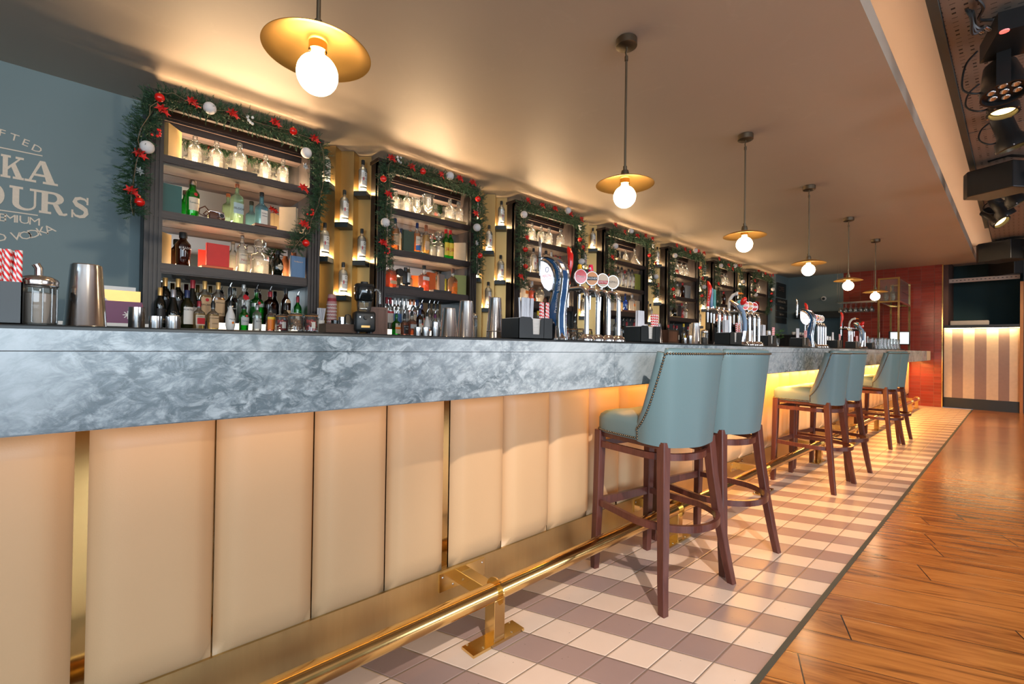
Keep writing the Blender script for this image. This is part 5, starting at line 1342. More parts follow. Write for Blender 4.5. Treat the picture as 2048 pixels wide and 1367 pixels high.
for a in ((-.10, .075, -.036, -.030, 0, .02), (-.10, .075, -.036, -.03, .215, .235), (-.10, -.08, -.036, -.03, .02, .215), (.055, .075, -.036, -.03, .02, .215)): m.bx(*a)
m.build('frame', wp, smooth=False)
wb = empty('wooden_crate', (5.10, 3.15, ZC), 0, 'brown wooden box standing below the fifth cabinet', 'box')
B('box_wood').bx(-.16, .16, -.06, .06, 0, .20).build('box', wb, smooth=False)
m = B('crate_wood')
for a in ((-.16, .16, -.068, -.060, 0, .02), (-.16, .16, -.068, -.06, .18, .20), (-.16, -.14, -.068, -.06, .02, .18), (.14, .16, -.068, -.06, .02, .18)): m.bx(*a)
m.build('frame', wb, smooth=False)
ct = empty('dotted_carton', (2.150, 3.12, ZC), .1, 'white drink carton with red dots behind the napkin caddy', 'carton')
B('white_enamel').bx(-.038, .038, -.038, .038, 0, .12).prism([(-.038, .12), (.038, .12), (0, .155)], -.038, .038, 'y').build('carton', ct, smooth=False)
m = B('red_matt'); rnd = random.Random(3)
for q in range(12):
    px_, pz_ = rnd.uniform(-.03, .03), rnd.uniform(.012, .11); m.cyl((px_, -.0382, pz_), (px_, -.039, pz_), .0065, n=12)
    py_ = rnd.uniform(-.03, .03); m.cyl((-.0382, py_, pz_), (-.039, py_, pz_), .0065, n=12)
m.build('red_dots', ct)
# drinks menus and gift boxes left of the first cabinet
pb = empty('purple_gift_box', (-1.56, 3.20, ZC), .1, 'purple box with a white snowflake emblem left of the first cabinet', 'box')
B('purple_print').bx(-.10, .08, -.05, .05, .02, .155).build('box', pb, smooth=False); B('label_red').bx(.08, .082, -.05, .05, .02, .145).build('side_label', pb, smooth=False)
m = B('white_enamel')
for q in range(8):
    a = q * PI / 4; m.box((.01 + .016 * math.cos(a), -.0515, .072 + .016 * math.sin(a)), (.018, .002, .005), rot=Matrix.Rotation(-a, 3, 'Y'))
m.cyl((.01, -.050, .072), (.01, -.0525, .072), .010, n=12).build('emblem', pb, smooth=False)
B('white_paint').bx(-.30, .13, -.055, .055, 0, .02).build('tray', pb, smooth=False)
gc = empty('gold_card', (-1.56, 3.32, ZC), .05, 'gold and white promotion card standing behind the purple box', 'card')
B('white_paint').bx(-.24, .06, -.004, 0, 0, .26).build('white_part', gc, smooth=False)
B('gold_foil').prism([(-.14, .235), (.085, .235), (.085, 0), (.05, .03)], -.006, -.0045, 'y').build('gold_part', gc, smooth=False)

# ---------------------------------------------------------------- things standing on the bar mat
ZM = 1.1502
def tin(x, y, label, h=.175, r0=.0455, r1=.031, z=ZM):
    r = empty('shaker_tin', (x, y, z), 0, label, 'shaker tin', 'upturned steel shaker tins on the bar')
    B('steel').lathe([(r0, 0), (r0 + .0008, .003), (r0 - .001, .006), (r1 + (r0 - r1) * .12, h * .90), (r1, h * .985), (r1 - .003, h), (0, h)], 36).build('cup', r)
    B('steel').lathe([(r0 + .0002, 0), (r0 + .0016, .0015), (r0 + .0002, .003)], 36, cap=False).build('rim', r)
    return r
tin(-1.726, 1.20, 'large upturned steel shaker tin near the left end of the bar', .178, .0475, .034)
tin(-.439, 1.26, 'shorter steel shaker tin, left of the pair by the second cabinet', .142, .044, .030)
tin(-.337, 1.26, 'taller steel shaker tin, right of the pair by the second cabinet', .185, .046, .032)
tin(-.166, 1.24, 'steel tin beside the first napkin caddy, the lower of a nested pair', .185, .046, .032)
tin(-.166, 1.24, 'steel tin beside the first napkin caddy, the upper of a nested pair', .178, .043, .031, ZM + .036)
tin(1.46, 1.26, 'steel shaker tin in front of the fourth cabinet', .150, .045, .031); tin(1.40, 1.33, 'steel shaker tin half hidden behind the one by the fourth cabinet', .145, .045, .031)
tin(2.10, 1.27, 'front steel shaker tin of the trio beside the sixth cabinet', .185, .046, .032); tin(2.19, 1.33, 'middle steel shaker tin of the trio', .180, .046, .032); tin(2.30, 1.36, 'rear steel shaker tin of the trio', .175, .046, .032)
for k, (x, y) in enumerate(((3.72, 1.24), (3.80, 1.30), (3.55, 1.36), (6.05, 1.25), (6.16, 1.32), (6.30, 1.28))):
    tin(x, y, 'far steel shaker tin, %s of six from the near side' % ORD[k], .17)
def cupj(x, y, h, r, label, name='steel_jigger'):
    return tag(B('steel').lathe([(r * .94, 0), (r, .002), (r, h), (r - .0015, h), (r - .002, .003), (0, .003)], 32, (x, y, ZM), cap=False).build(name), label, 'jigger')
cupj(-1.607, 1.30, .070, .021, 'tall steel cup between the shaker tin and the first cabinet'); cupj(-1.567, 1.20, .040, .017, 'short steel cup, left of two below the wine bottles'); cupj(-1.523, 1.20, .042, .019, 'short steel cup, right of two below the wine bottles')
cupj(-.647, 1.20, .041, .015, 'small steel jigger, leftmost of three below the second cabinet'); cupj(-.606, 1.20, .042, .016, 'small steel jigger, middle of three below the second cabinet'); cupj(-.556, 1.20, .067, .017, 'tall steel jigger, rightmost of three below the second cabinet')
cupj(1.86, 1.24, .05, .018, 'low steel jigger left of the shaker trio'); cupj(1.95, 1.24, .07, .019, 'tall steel jigger left of the shaker trio')
def shaker_jar(x, y, label, h=.15, R=.037, spout=False, fill='sugar', fl=.75):
    r = empty('sugar_pourer' if spout else 'salt_shaker', (x, y, ZM), .3, label, 'pourer' if spout else 'shaker')
    bh = h * .70
    B('clear_glass').lathe([(R * .9, 0), (R, .005), (R, bh * .9), (R * .93, bh)], 24).build('glass_jar', r)
    m = B('clear_glass')
    for q in range(12):
        a = 2 * PI * q / 12; m.cyl((R * math.cos(a), R * math.sin(a), .008), (R * math.cos(a), R * math.sin(a), bh * .88), .0016, n=5)
    m.build('ribs', r)
    B(fill).lathe([(R * .86, .006), (R * .9, .01), (R * .9, bh * fl), (R * .5, bh * (fl + .04)), (0, bh * (fl + .05))], 22).build('sugar', r)
    B('steel').lathe([(R * 1.02, bh * .93), (R * 1.08, bh * .95), (R * 1.04, bh * 1.0), (R * 1.08, bh * 1.04), (R * 1.02, bh * 1.10), (R * .7, bh * 1.17), (R * .2, bh * 1.20), (0, bh * 1.2)], 30, cap=False).build('lid', r)
    if spout: B('steel').tube([(0, 0, bh * 1.18), (0, 0, bh * 1.36), (-.006, 0, bh * 1.46)], .0085, 14, cap=False).build('spout', r)
    return r
shaker_jar(-1.818, 1.15, 'ribbed glass sugar pourer with steel lid and spout near the left edge', .158, .037, True)
shaker_jar(-.21, 1.38, 'glass shaker with ringed steel lid between the shaker tins', .165, .029, False, 'sugar', .55)
shaker_jar(2.43, 1.34, 'glass shaker with steel lid right of the shaker trio', .165, .03, False, 'sugar', .55)

STRAW = {}
def straw_mesh(mat, h, r):
    k = (mat, h)
    if k not in STRAW: STRAW[k] = B(mat).lathe([(r, 0), (r, h), (r * .75, h), (r * .75, .01)], 10, cap=False).mesh('straw')
    return STRAW[k]
def caddy(x, y, nm, rz=0.0, nst=10, nwh=14):
    r = empty('napkin_caddy', (x, y, ZM), rz, 'black plastic napkin and straw caddy ' + nm, 'caddy', 'black napkin caddies on the bar')
    w, d, h = .235, .125, .105
    def wall(a, b, scal):
        poly = [(-w / 2, 0), (w / 2, 0), (w / 2, h)]
        if scal:
            for c in (.0, -.072):
                pass
            poly = [(-w / 2, 0), (w / 2, 0), (w / 2, h), (.055, h), (.040, h), (.030, h * .90), (.026, h * .22), (-.022, h * .22), (-.026, h * .90), (-.040, h), (-.095, h), (-w / 2, h * .93)]
        return B('black_plastic').prism(poly, a, b, 'y')
    wall(-d / 2, -d / 2 + .003, True).build('front_wall', r, smooth=False); wall(d / 2 - .003, d / 2, False).build('rear_wall', r, smooth=False)
    m = B('black_plastic').bx(-w / 2, w / 2, -d / 2, d / 2, 0, .004).bx(-w / 2, -w / 2 + .003, -d / 2, d / 2, 0, h * .93).bx(w / 2 - .003, w / 2, -d / 2, d / 2, 0, h).bx(.052, .055, -d / 2, d / 2, 0, h * .98).bx(.055, w / 2, -.002, .001, 0, h * .95)
    m.build('tray', r, smooth=False)
    R = Matrix.Rotation(rz, 3, 'Z')
    def W3(a, b, c): v = R @ Vector((a, b, c)); return (x + v.x, y + v.y, ZM + v.z)
    m = B('paper_white'); rnd = random.Random(int(x * 100))
    for q in range(13): m.box((-.032 + rnd.uniform(-.002, .002), 0, .010 + q * .0072), (.150, .105, .0062))
    o = tag(m.build('napkin_stack', None, None, W3(0, 0, .001), rz, smooth=False), 'stack of white paper napkins in the caddy ' + nm, 'napkins', 'napkin stacks in the caddies')
    for q in range(nwh):
        o = bpy.data.objects.new('white_straw', straw_mesh('straw_white', .185, .0052)); COL.objects.link(o)
        o.location = W3(-.020 + .0118 * (q % 7), .020 + .014 * (q // 7), .004 + .0975 * 0 + .004 + .085); o.rotation_euler = (rnd.uniform(-.03, .03), rnd.uniform(-.04, .04), 0)
        o.scale = (1, 1, .62)
        tag(o, 'plain white straw in caddy ' + nm, 'straw', 'white straws in the caddy ' + nm)
    for q in range(nst):
        o = bpy.data.objects.new('striped_straw', straw_mesh('striped_straw', .18, .0055)); COL.objects.link(o)
        o.location = W3(.062 + .0118 * (q % 5), -.040 + .014 * (q // 5), .006); o.rotation_euler = (rnd.uniform(-.05, .05), rnd.uniform(-.04, .06), 0)
        tag(o, 'red and white striped straw in caddy ' + nm, 'straw', 'striped straws in the caddy ' + nm)
caddy(-1.958, 1.14, 'at the far left edge', .0, 10, 7)
caddy(-.105, 1.06, 'beside the white lens beer tower', .0, 10, 14)
caddy(.94, 1.06, 'right of the first four chrome beer columns', .0, 10, 14)
caddy(2.22, 1.04, 'left of the arched chrome beer tower', .0, 5, 14)
caddy(3.18, 1.08, 'right of the second group of beer columns', .0, 5, 14)
caddy(4.15, 1.06, 'left of the second white lens beer tower', .0, 5, 7)
caddy(5.62, 1.06, 'right of the second white lens beer tower', .0, 5, 7)
caddy(6.62, 1.06, 'left of the last arched beer tower', .0, 5, 7)
caddy(7.75, 1.06, 'beside the upturned glasses at the far end', .0, 0, 7)

# ---------------------------------------------------------------- beer towers
def lens_tower(x, label):
    r = empty('beer_tower', (x, 0, ZM), 0, label, 'beer tower')
    out = [(1.078,-0.003),(1.088,0.066),(1.08,0.127),(1.05,0.205),(1.033,0.253),(1.02,0.312),(1.029,0.36),(1.046,0.388),(1.071,0.408),(1.093,0.421),(1.117,0.425),(1.117,0.434),(1.104,0.439),(1.072,0.434),(1.033,0.418),(1.004,0.394),(0.982,0.357),(0.977,0.318),(0.983,0.26),(0.994,0.201),(1.001,0.129),(1.0,0.065),(0.99,-0.003)]
    out = [(a, max(b, 0)) for a, b in out]
    n = len(out)
    bevel(B('blue_enamel').prism(out, -.026, .026, 'x').build('column', r, smooth=False), .006, 3)
    # chrome edges on both sides of the enamel spine
    for sx in (-1, 1):
        B('chrome').tube([(sx * .027, a, b) for a, b in out[:12]], .0075, 8).build('chrome_edge', r)
        B('chrome').tube([(sx * .027, a, b) for a, b in out[12:]], .0075, 8).build('chrome_edge', r)
    yb = (out[0][0] + out[-1][0]) / 2
    B('chrome').lathe([(.050, 0), (.052, .008), (.040, .03), (.032, .07), (.020, .12)], 24, (0, yb, 0)).build('foot', r)
    lens = [(1.117,0.421),(1.118,0.373),(1.117,0.33),(1.11,0.302),(1.087,0.268),(1.054,0.248),(1.033,0.256),(1.023,0.289),(1.022,0.32),(1.028,0.347),(1.046,0.378),(1.071,0.402),(1.1,0.417)]
    B('chrome').prism(lens, -.040, .012, 'x').build('lens_rim', r, smooth=False)
    cy = sum(p[0] for p in lens) / len(lens); cz = sum(p[1] for p in lens) / len(lens)
    inn = [(cy + (a - cy) * .93, cz + (b - cz) * .93) for a, b in lens]
    lo = B('lens_glow').prism(inn, -.0425, -.040, 'x').build('lens', r, smooth=False)
    X_ = -.0436
    mb = MB().use('red_gloss'); flat_text(mb, 'PERONI', .0145, lambda a, b: (X_, cy - .006 - a, cz - .010 + b), .0, .9); mb.build('lettering', lo, ang=180)
    mb = MB().use('pink_enamel'); flat_text(mb, 'NASTRO AZZURRO', .006, lambda a, b: (X_, cy - .006 - a, cz - .022 + b)); mb.build('lettering', lo, ang=180)
    ring = MB().use('blue_enamel'); ring.tube([(X_, cy - .006 + .011 * math.cos(t), cz + .030 + .013 * math.sin(t)) for t in [2 * PI * q / 18 for q in range(18)]], .0016, 5, closed=True).build('emblem', lo)
    # script along the spine
    ln = out[13:21]
    mb = MB().use('white_enamel'); v, f, w_ = text_geo('Premium birra superiore')
    Ls = [0]
    for (a, b), (c, d) in zip(ln[:-1], ln[1:]): Ls.append(Ls[-1] + math.dist((a, b), (c, d)))
    def along(s, off):
        s = max(0, min(Ls[-1] - 1e-6, s))
        for k in range(1, len(Ls)):
            if s <= Ls[k]:
                t = (s - Ls[k - 1]) / (Ls[k] - Ls[k - 1]); (a, b), (c, d) = ln[k - 1], ln[k]; L_ = math.dist((a, b), (c, d)); dx, dz = (c - a) / L_, (d - b) / L_
                return (a + (c - a) * t, b + (d - b) * t, dx, dz)
    hh = Ls[-1] / w_ * .80
    def f_(a, b):
        y_, z_, dx, dz = along(a + hh * w_ / 2 + .01, 0)
        return (-.0272, y_ + .012 + b * 1.0, z_)
    ln.reverse(); Ls[:] = [0]
    for (a, b), (c, d) in zip(ln[:-1], ln[1:]): Ls.append(Ls[-1] + math.dist((a, b), (c, d)))
    mb.add([f_(p[0] * hh, p[1] * min(hh, .014)) for p in v], f).build('lettering', r, ang=180)
    # tap and handle at the nose
    fy = 1.159
    zt = [(1.163,0.568),(1.161,0.486),(1.159,0.41),(1.159,0.402),(1.158,0.347)]
    zz_ = [q[1] for q in zt]
    B('chrome').tube([(0, fy - .05, zz_[3] - .005), (0, fy - .02, zz_[3] - .012), (0, fy, zz_[3] - .014)], .008, 10).build('nose', r)
    B('chrome').cyl((0, fy, zz_[3] - .03), (0, fy, zz_[2] + .03), .012, n=16).cyl((0, fy, zz_[3] - .03), (0, fy, zz_[4]), .0075, .0055, n=12).build('spout', r)
    B('black_plastic').cyl((0, fy, zz_[2] + .030), (0, fy, zz_[2] + .037), .0122, n=16).build('ring', r)
    B('chrome').tube([(0, fy, zz_[2] + .037), (0, fy, zz_[1] + .01), (0, fy + .002, zz_[1] + .05), (0, fy + .010, zz_[0])], .010, 12, rs=[.010, .0105, .009, .0015]).build('tap_handle', r)
    return r
lens_tower(.08, 'blue and chrome beer tower with a glowing white lens, nearest to the camera')
lens_tower(4.42, 'blue and chrome beer tower with a white lens, far down the bar')
def tap_column(x, y, label, badge, bt, handle=None, bd=.14):
    r = empty('beer_tap', (x, y, ZM), 0, label, 'beer tap', 'chrome beer tap columns')
    B('chrome').lathe([(.044, 0), (.045, .006), (.040, .020), (.026, .034), (.016, .038)], 24).build('foot', r)
    zt = .300
    pts = [(0, 0, .03), (0, 0, zt - .05)] + [(0, .05 - .05 * math.cos(t), zt - .05 + .05 * math.sin(t)) for t in [PI / 2 * q / 7 for q in range(1, 8)]] + [(0, bd, zt)]
    B('chrome').tube(pts, .0135, 14).build('column', r)
    B('chrome').sphere((0, bd, zt), .018, 14, 10).cyl((0, bd, zt - .02), (0, bd, zt - .105), .0085, .006, n=12).cyl((0, bd, zt), (0, bd, zt + .03), .012, n=14).build('spout', r)
    B('chrome').cyl((0, .052, zt + .008), (0, .052, zt + .028), .006, n=10).build('badge_stem', r)
    if badge:
        Rm = Matrix.Rotation(-.42, 3, 'Z')
        bo = empty('badge', (0, .050, zt + .065), -.62); bo.parent = r
        Ry = Matrix.Rotation(PI / 2, 3, 'X')
        b1 = B('chrome').lathe([(.037, -.004), (.040, 0), (.040, .010), (.037, .014)], 30, (0, 0, 0), Ry, sy=1.12).build('rim', bo)
        B(badge[0]).lathe([(.035, .0), (.035, .0155), (.0, .0158)], 30, (0, 0, 0), Ry, sy=1.12).build('face', bo)
        if len(badge) > 1: B(badge[1]).box((0, -.0168, badge[2]), (.060, .0015, .020)).build('band', bo, smooth=False)
        mb = MB().use(badge[3] if len(badge) > 3 else 'white_enamel'); flat_text(mb, bt, .012, lambda a, b: (a, -.0185, b + (badge[2] if len(badge) > 1 else 0) - .005)); mb.build('lettering', bo, ang=180)
    if handle: handle(r, bd, zt + .03)
    return r
def h_saber(r, y, z):
    pts = [(0, y, z + .0), (0, y, z + .03), (0, y - .006, z + .07), (0, y - .016, z + .12), (0, y - .014, z + .17), (0, y - .002, z + .205), (0, y + .006, z + .222)]
    o = B('red_gloss').tube(pts, .012, 12, rs=[.014, .011, .013, .016, .018, .014, .003]).build('tap_handle', r)
    m = B('white_enamel')
    for q in range(5): m.sphere((-.0135, y - .009 - .0018 * q, z + .04 + .022 * q), .0042, 8, 5, (.3, 1, 1))
    m.build('stars', o)
def h_tube(mat, hh=.12, rr=.012, lean=0.0):
    def f(r, y, z): B(mat).lathe([(rr * .8, 0), (rr, .01), (rr, hh - .008), (rr * .7, hh)], 16, (0, y, z)).build('tap_handle', r)
    return f
def h_spoon(r, y, z):
    B('pink_enamel').tube([(0, y, z), (0, y, z + .05), (0, y - .004, z + .10), (0, y - .004, z + .14)], .01, 14, rs=[.006, .010, .017, .013]).build('tap_handle', r)
    B('white_enamel').sphere((-.012, y - .006, z + .115), .010, 12, 8, (.4, 1, 1)).build('disc', r)
def h_ball(r, y, z): B('chrome').cyl((0, y, z), (0, y, z + .05), .005).sphere((0, y, z + .065), .022, 20, 14).build('tap_handle', r)
def h_goose(r, y, z):
    pts = [(0, y, z), (0, y + .0, z + .05), (0, y - .01, z + .09), (0, y - .035, z + .125), (0, y - .065, z + .135)]
    o = B('white_enamel').tube(pts, .013, 12, rs=[.012, .013, .014, .014, .015]).sphere((0, y - .07, z + .135), .018, 14, 10).build('tap_handle', r)
    B('label_orange').tube([(0, y - .08, z + .135), (0, y - .105, z + .134), (0, y - .125, z + .128)], .01, 10, rs=[.012, .008, .003]).build('beak', o)
    B('black_plastic').sphere((-.015, y - .072, z + .142), .0035, 8, 6).build('eye', o)
for s, (x0, dx, wh) in enumerate(((.350, .103, 'near'), (4.84, .105, 'far'))):
    tap_column(x0, 1.05, '%s group of chrome taps, column with curved red star handle' % wh, ('red_gloss',), 'Mahou', h_saber)
    tap_column(x0 + dx, 1.05, '%s group of chrome taps, column with yellow handle' % wh, ('orange_enamel', 'label_black', .0), 'MAGNERS', h_tube('yellow_enamel', .13, .013))
    tap_column(x0 + dx * 2, 1.05, '%s group of chrome taps, column with pink spoon handle' % wh, ('cream_enamel', 'label_red', -.012), 'AMSTEL', h_spoon)
    tap_column(x0 + dx * 3, 1.05, '%s group of chrome taps, column with chrome ball handle' % wh, ('cream_enamel', 'cream_enamel', .0, 'label_black'), 'ASPALL', h_ball)
def arch_tower(x, label):
    r = empty('beer_tower', (x, 0, ZM), 0, label, 'beer tower')
    pts = [(0, 1.00, .02), (0, .985, .12), (0, .985, .20), (0, 1.00, .28), (0, 1.04, .34), (0, 1.10, .385)]
    B('chrome').tube(pts, .02, 14, rs=[.030, .024, .028, .030, .022, .012]).build('column', r)
    B('pale_blue_enamel').tube([(-.012, p[1] - .012, p[2]) for p in pts[1:5]], .018, 12).build('enamel_face', r)
    B('chrome').lathe([(.048, 0), (.05, .006), (.035, .03)], 24, (0, 1.00, 0)).build('foot', r)
    B('red_gloss').sphere((0, .99, .375), .032, 16, 10, (.7, .7, 1.2), Matrix.Rotation(.5, 3, 'X')).build('red_cap', r)
    mb = MB().use('navy'); flat_text(mb, 'Heineken', .016, lambda a, b: (-.042, .985 - b, .12 + a)); mb.build('lettering', r, ang=180)
    return r
for s, (x0, wh) in enumerate(((2.40, 'second'), (6.88, 'last'))):
    arch_tower(x0, '%s arched chrome beer tower with a red cap' % ('near' if s == 0 else 'far'))
    tap_column(x0 - .17, 1.12, '%s beer tap group, single font with red saber handle' % wh, None, '', h_saber, .10)
    tap_column(x0 - .06, 1.12, '%s beer tap group, single font with blue handle' % wh, None, '', h_tube('pale_blue_enamel', .17, .015), .12)
    tap_column(x0 + .04, 1.12, '%s beer tap group, single font with teal handle' % wh, None, '', h_tube('teal_enamel', .17, .016), .14)
    tap_column(x0 + .19, 1.05, '%s beer tap group, column with goose head handle' % wh, ('teal_enamel',), 'IPA', h_goose)
    for q, (bm, hn) in enumerate((('red_gloss', 'red badge'), ('orange_enamel', 'orange badge'), ('red_matt', 'red and white badge'))):
        tap_column(x0 + .19 + .11 * (q + 1), 1.05, '%s beer tap group, column with %s' % (wh, hn), (bm, 'white_enamel', 0, 'label_red'), 'ALE', None)
# potted herb, upturned glasses, till screen
hb = empty('herb_pot', (3.92, 1.22, ZM), 0, 'clear glass of fresh green mint on the bar', 'herbs')
B('clear_glass').lathe([(.03, 0), (.036, .09), (.034, .09), (.028, .004), (0, .004)], 20, cap=False).build('glass', hb)
m = B('leaf_green'); rnd = random.Random(8)
for q in range(70):
    a = rnd.uniform(0, 2 * PI); t = rnd.uniform(.1, 1.1); p = Vector((math.cos(a) * rnd.uniform(.01, .09), math.sin(a) * rnd.uniform(.01, .06), .08 + .10 * rnd.random()))
    d = Vector((math.cos(a), math.sin(a), rnd.uniform(-.2, .7))).normalized(); s = d.cross(Vector((0, 0, 1))).normalized() * .010
    m.add([p, p + d * .016 + s, p + d * .036, p + d * .016 - s, p + d * .018 + Vector((0, 0, .004))], [(0, 1, 4), (1, 2, 4), (2, 3, 4), (3, 0, 4)])
m.build('leaves', hb)
def pint(x, y, label):
    return tag(B('clear_glass').lathe([(.046, 0), (.047, .004), (.032, .09), (.040, .15), (.036, .185), (.0, .188)], 22, (x, y, ZM), cap=False).build('pint_glass'), label, 'glass', 'upturned glasses at the far end of the bar')
gi = 0
for gx in range(6):
    for gy in range(2):
        pint(7.75 + .30 * gx, .90 + .13 * gy, 'upturned clear glass in the %s row at the far end, %s from the near side' % (('front', 'rear')[gy], ORD[gx]))
ts = empty('till_screen', (10.35, 1.02, ZM), -1.15, 'black framed till screen with a pale display at the far end of the bar', 'screen')
B('black_plastic').rbox((0, 0, .235), (.34, .035, .27), .01).build('housing', ts); B('screen_glow').bx(-.148, .148, -.0195, -.0175, .118, .352).build('display', ts, smooth=False)
B('black_plastic').cyl((0, 0, 0), (0, .01, .12), .022).build('stand', ts); B('black_plastic').lathe([(.09, 0), (.09, .01), (.03, .02)], 24).build('base', ts)

# ---------------------------------------------------------------- brass display case hung over the far end
dc = empty('brass_display_case', (10.15, 1.05, 1.1335), 0, 'tall open brass framed glass display case in front of the red tiled wall', 'display case')
xa, xb, ya, yb = -.62, .66, .17 - .30, .17
def fbar(m, a, b, t=.028):
    a = Vector(a); b = Vector(b); lo = [min(a[i], b[i]) - t / 2 for i in range(3)]; hi = [max(a[i], b[i]) + t / 2 for i in range(3)]
    return m.bx(lo[0], hi[0], lo[1], hi[1], lo[2], hi[2])
for (x, y) in ((xa, ya), (xa, yb), (xb, ya), (xb, yb)): fbar(B('brass'), (x, y, 0.015), (x, y, 1.37), .031).build('upright', dc, smooth=False)
for z in (.93, 1.37):
    m = B('brass'); fbar(m, (xa, ya, z), (xb, ya, z)); fbar(m, (xa, yb, z), (xb, yb, z)); fbar(m, (xa, ya, z), (xa, yb, z)); fbar(m, (xb, ya, z), (xb, yb, z)); m.build('frame', dc, smooth=False)
B('clear_glass').bx(xa, xb, ya, yb, .935, .943).build('glass_shelf', dc, smooth=False); B('clear_glass').bx(xa + .3, xb, ya, yb, 1.13, 1.138).build('glass_shelf', dc, smooth=False)
B('clear_glass').bx(xa, xa + .004, ya, yb, .95, 1.36).build('glass_pane', dc, smooth=False); B('clear_glass').bx(xa, xb, ya, ya + .004, .95, 1.36).build('glass_pane', dc, smooth=False)
bottle('clear_p', (9.66, 1.03, 1.1335 + .944), .33, 0, 'clear bottle with black stopper inside the brass display case, left one')
bottle('clear_p', (9.66, 1.13, 1.1335 + .944), .33, 0, 'clear bottle with black stopper inside the brass display case, right one')
# glass rack with hanging stemware
gr = empty('glass_rack', (9.75, 1.62, 2.09), 0, 'metal hanging rack of stemmed glasses beside the brass display case', 'rack')
m = B('chrome')
for q in range(8): m.bx(-.10 + .0, .10, -.30 + q * .085, -.295 + q * .085, 0, .006)
m.bx(-.11, -.10, -.32, .32, 0, .02).bx(.10, .11, -.32, .32, 0, .02); m.build('rails', gr, smooth=False)
m = B('chrome')
for sx, sy in ((-.1, -.3), (.1, -.3), (-.1, .3), (.1, .3)): m.cyl((sx, sy, .01), (sx, sy, H - 2.09), .003, n=6)
m.build('hangers', gr)
wm = None
for a in range(2):
    for q in range(7):
        if wm is None: wm = B('clear_glass').lathe([(.032, -.002), (.032, -.004), (.005, -.010), (.004, -.085), (.018, -.10), (.036, -.135), (.036, -.165), (.030, -.19), (.029, -.19), (.034, -.165), (.034, -.137), (.0, -.10)], 18, cap=False).mesh('wine_glass')
        o = bpy.data.objects.new('wine_glass', wm); COL.objects.link(o); o.location = (9.70 + .10 * a, 1.365 + .085 * q, 2.09)
        tag(o, 'stemmed glass hanging in the %s line of the rack, %s from the brass case' % (('front', 'rear')[a], ORD[q]), 'glass', 'wine glasses hanging from the rack')

# ---------------------------------------------------------------- far wall details
cs = empty('coffee_sign', (10.42, 3.235, 2.53), 0, 'black COFFEE menu sign of stacked boards at the end of the cabinets', 'sign')
B('sign_black').bx(-.26, .36, -.02, .0, -.17, .17).build('board', cs, smooth=False)
for q in range(4): B('sign_black').bx(-.30, .42 - .03 * (q == 3), -.03, -.005, -.335 - q * .15, -.20 - q * .15 + .0).build('plank', cs, smooth=False)
mb = MB().use('copper'); flat_text(mb, 'COFFEE', .11, lambda a, b: (a + .03, -.0215, b - .02), .0, .72); mb.build('lettering', cs)
for q, w_ in enumerate(('Locally Roasted Coffee', '100% Arabica', 'Soya Cream')):
    mb = MB().use('label_cream'); flat_text(mb, w_, .048, lambda a, b, q=q: (a + .03, -.0315, b - .29 - .15 * q), 0, .85); mb.build('lettering', cs)
cc = empty('security_camera', (10.98, 2.48, 2.33), 0, 'small white dome security camera on the blue-grey far wall', 'camera')
B('white_paint').sphere((0, 0, 0), .055, 20, 14).build('housing', cc); B('black_plastic').sphere((-.035, -.005, -.006), .032, 16, 10).build('lens', cc); B('white_paint').cyl((.0, 0, 0), (.02, 0, 0), .05, n=20).build('mount', cc)
tag(B('black_paint').bx(10.86, 10.99, 2.12, 3.05, 1.865, 2.02).build('wall_shelf', smooth=False), 'black shelf box fixed across the blue-grey far wall', 'shelf')
tag(B('stone_beige').bx(11.14, 11.88, 2.08, 3.0, 1.151, 1.18).build('hatch_worktop', smooth=False), 'pale worktop inside the far hatch', 'worktop')
for k, (y, mt, hh) in enumerate(((2.75, 'white_enamel', .16), (2.62, 'silver_matt', .20), (2.48, 'cobalt_glass', .15), (2.34, 'white_enamel', .20))):
    tag(B(mt).lathe([(.05, 0), (.052, hh * .6), (.02, hh * .8), (.018, hh)], 18, (11.3, y, 1.181)).build('bottle'), 'small %s on the worktop in the far hatch' % ('white jar at the left', 'silver flask', 'blue bottle', 'white jug at the right')[k], 'jar')
cm = empty('coffee_machine', (9.4, 2.75, 1.0), 0, 'dark espresso machine with white cups on top beyond the sixth cabinet', 'coffee machine')
B('black_metal').bx(-.35, .55, -.25, .25, 0, .42).build('body', cm, smooth=False); B('chrome').bx(-.36, .56, -.26, .26, .42, .435).build('cup_rail', cm, smooth=False)
wc = B('white_paint').lathe([(.022, 0), (.036, .055), (.034, .055), (.020, .004), (0, .004)], 16, cap=False).mesh('coffee_cup')
for q in range(9):
    o = bpy.data.objects.new('coffee_cup', wc); COL.objects.link(o); o.location = (9.1 + .1 * q, 2.56 + .03 * (q % 2), 1.4355)
    tag(o, 'white cup on top of the espresso machine, %s from the left' % ORD[q], 'cup', 'white cups on the espresso machine')
tag(B('dark_oak').bx(8.9, 10.95, 2.45, 3.05, 0, .999).build('rear_cupboard', smooth=False), 'dark cupboard carrying the espresso machine behind the bar', 'cupboard')

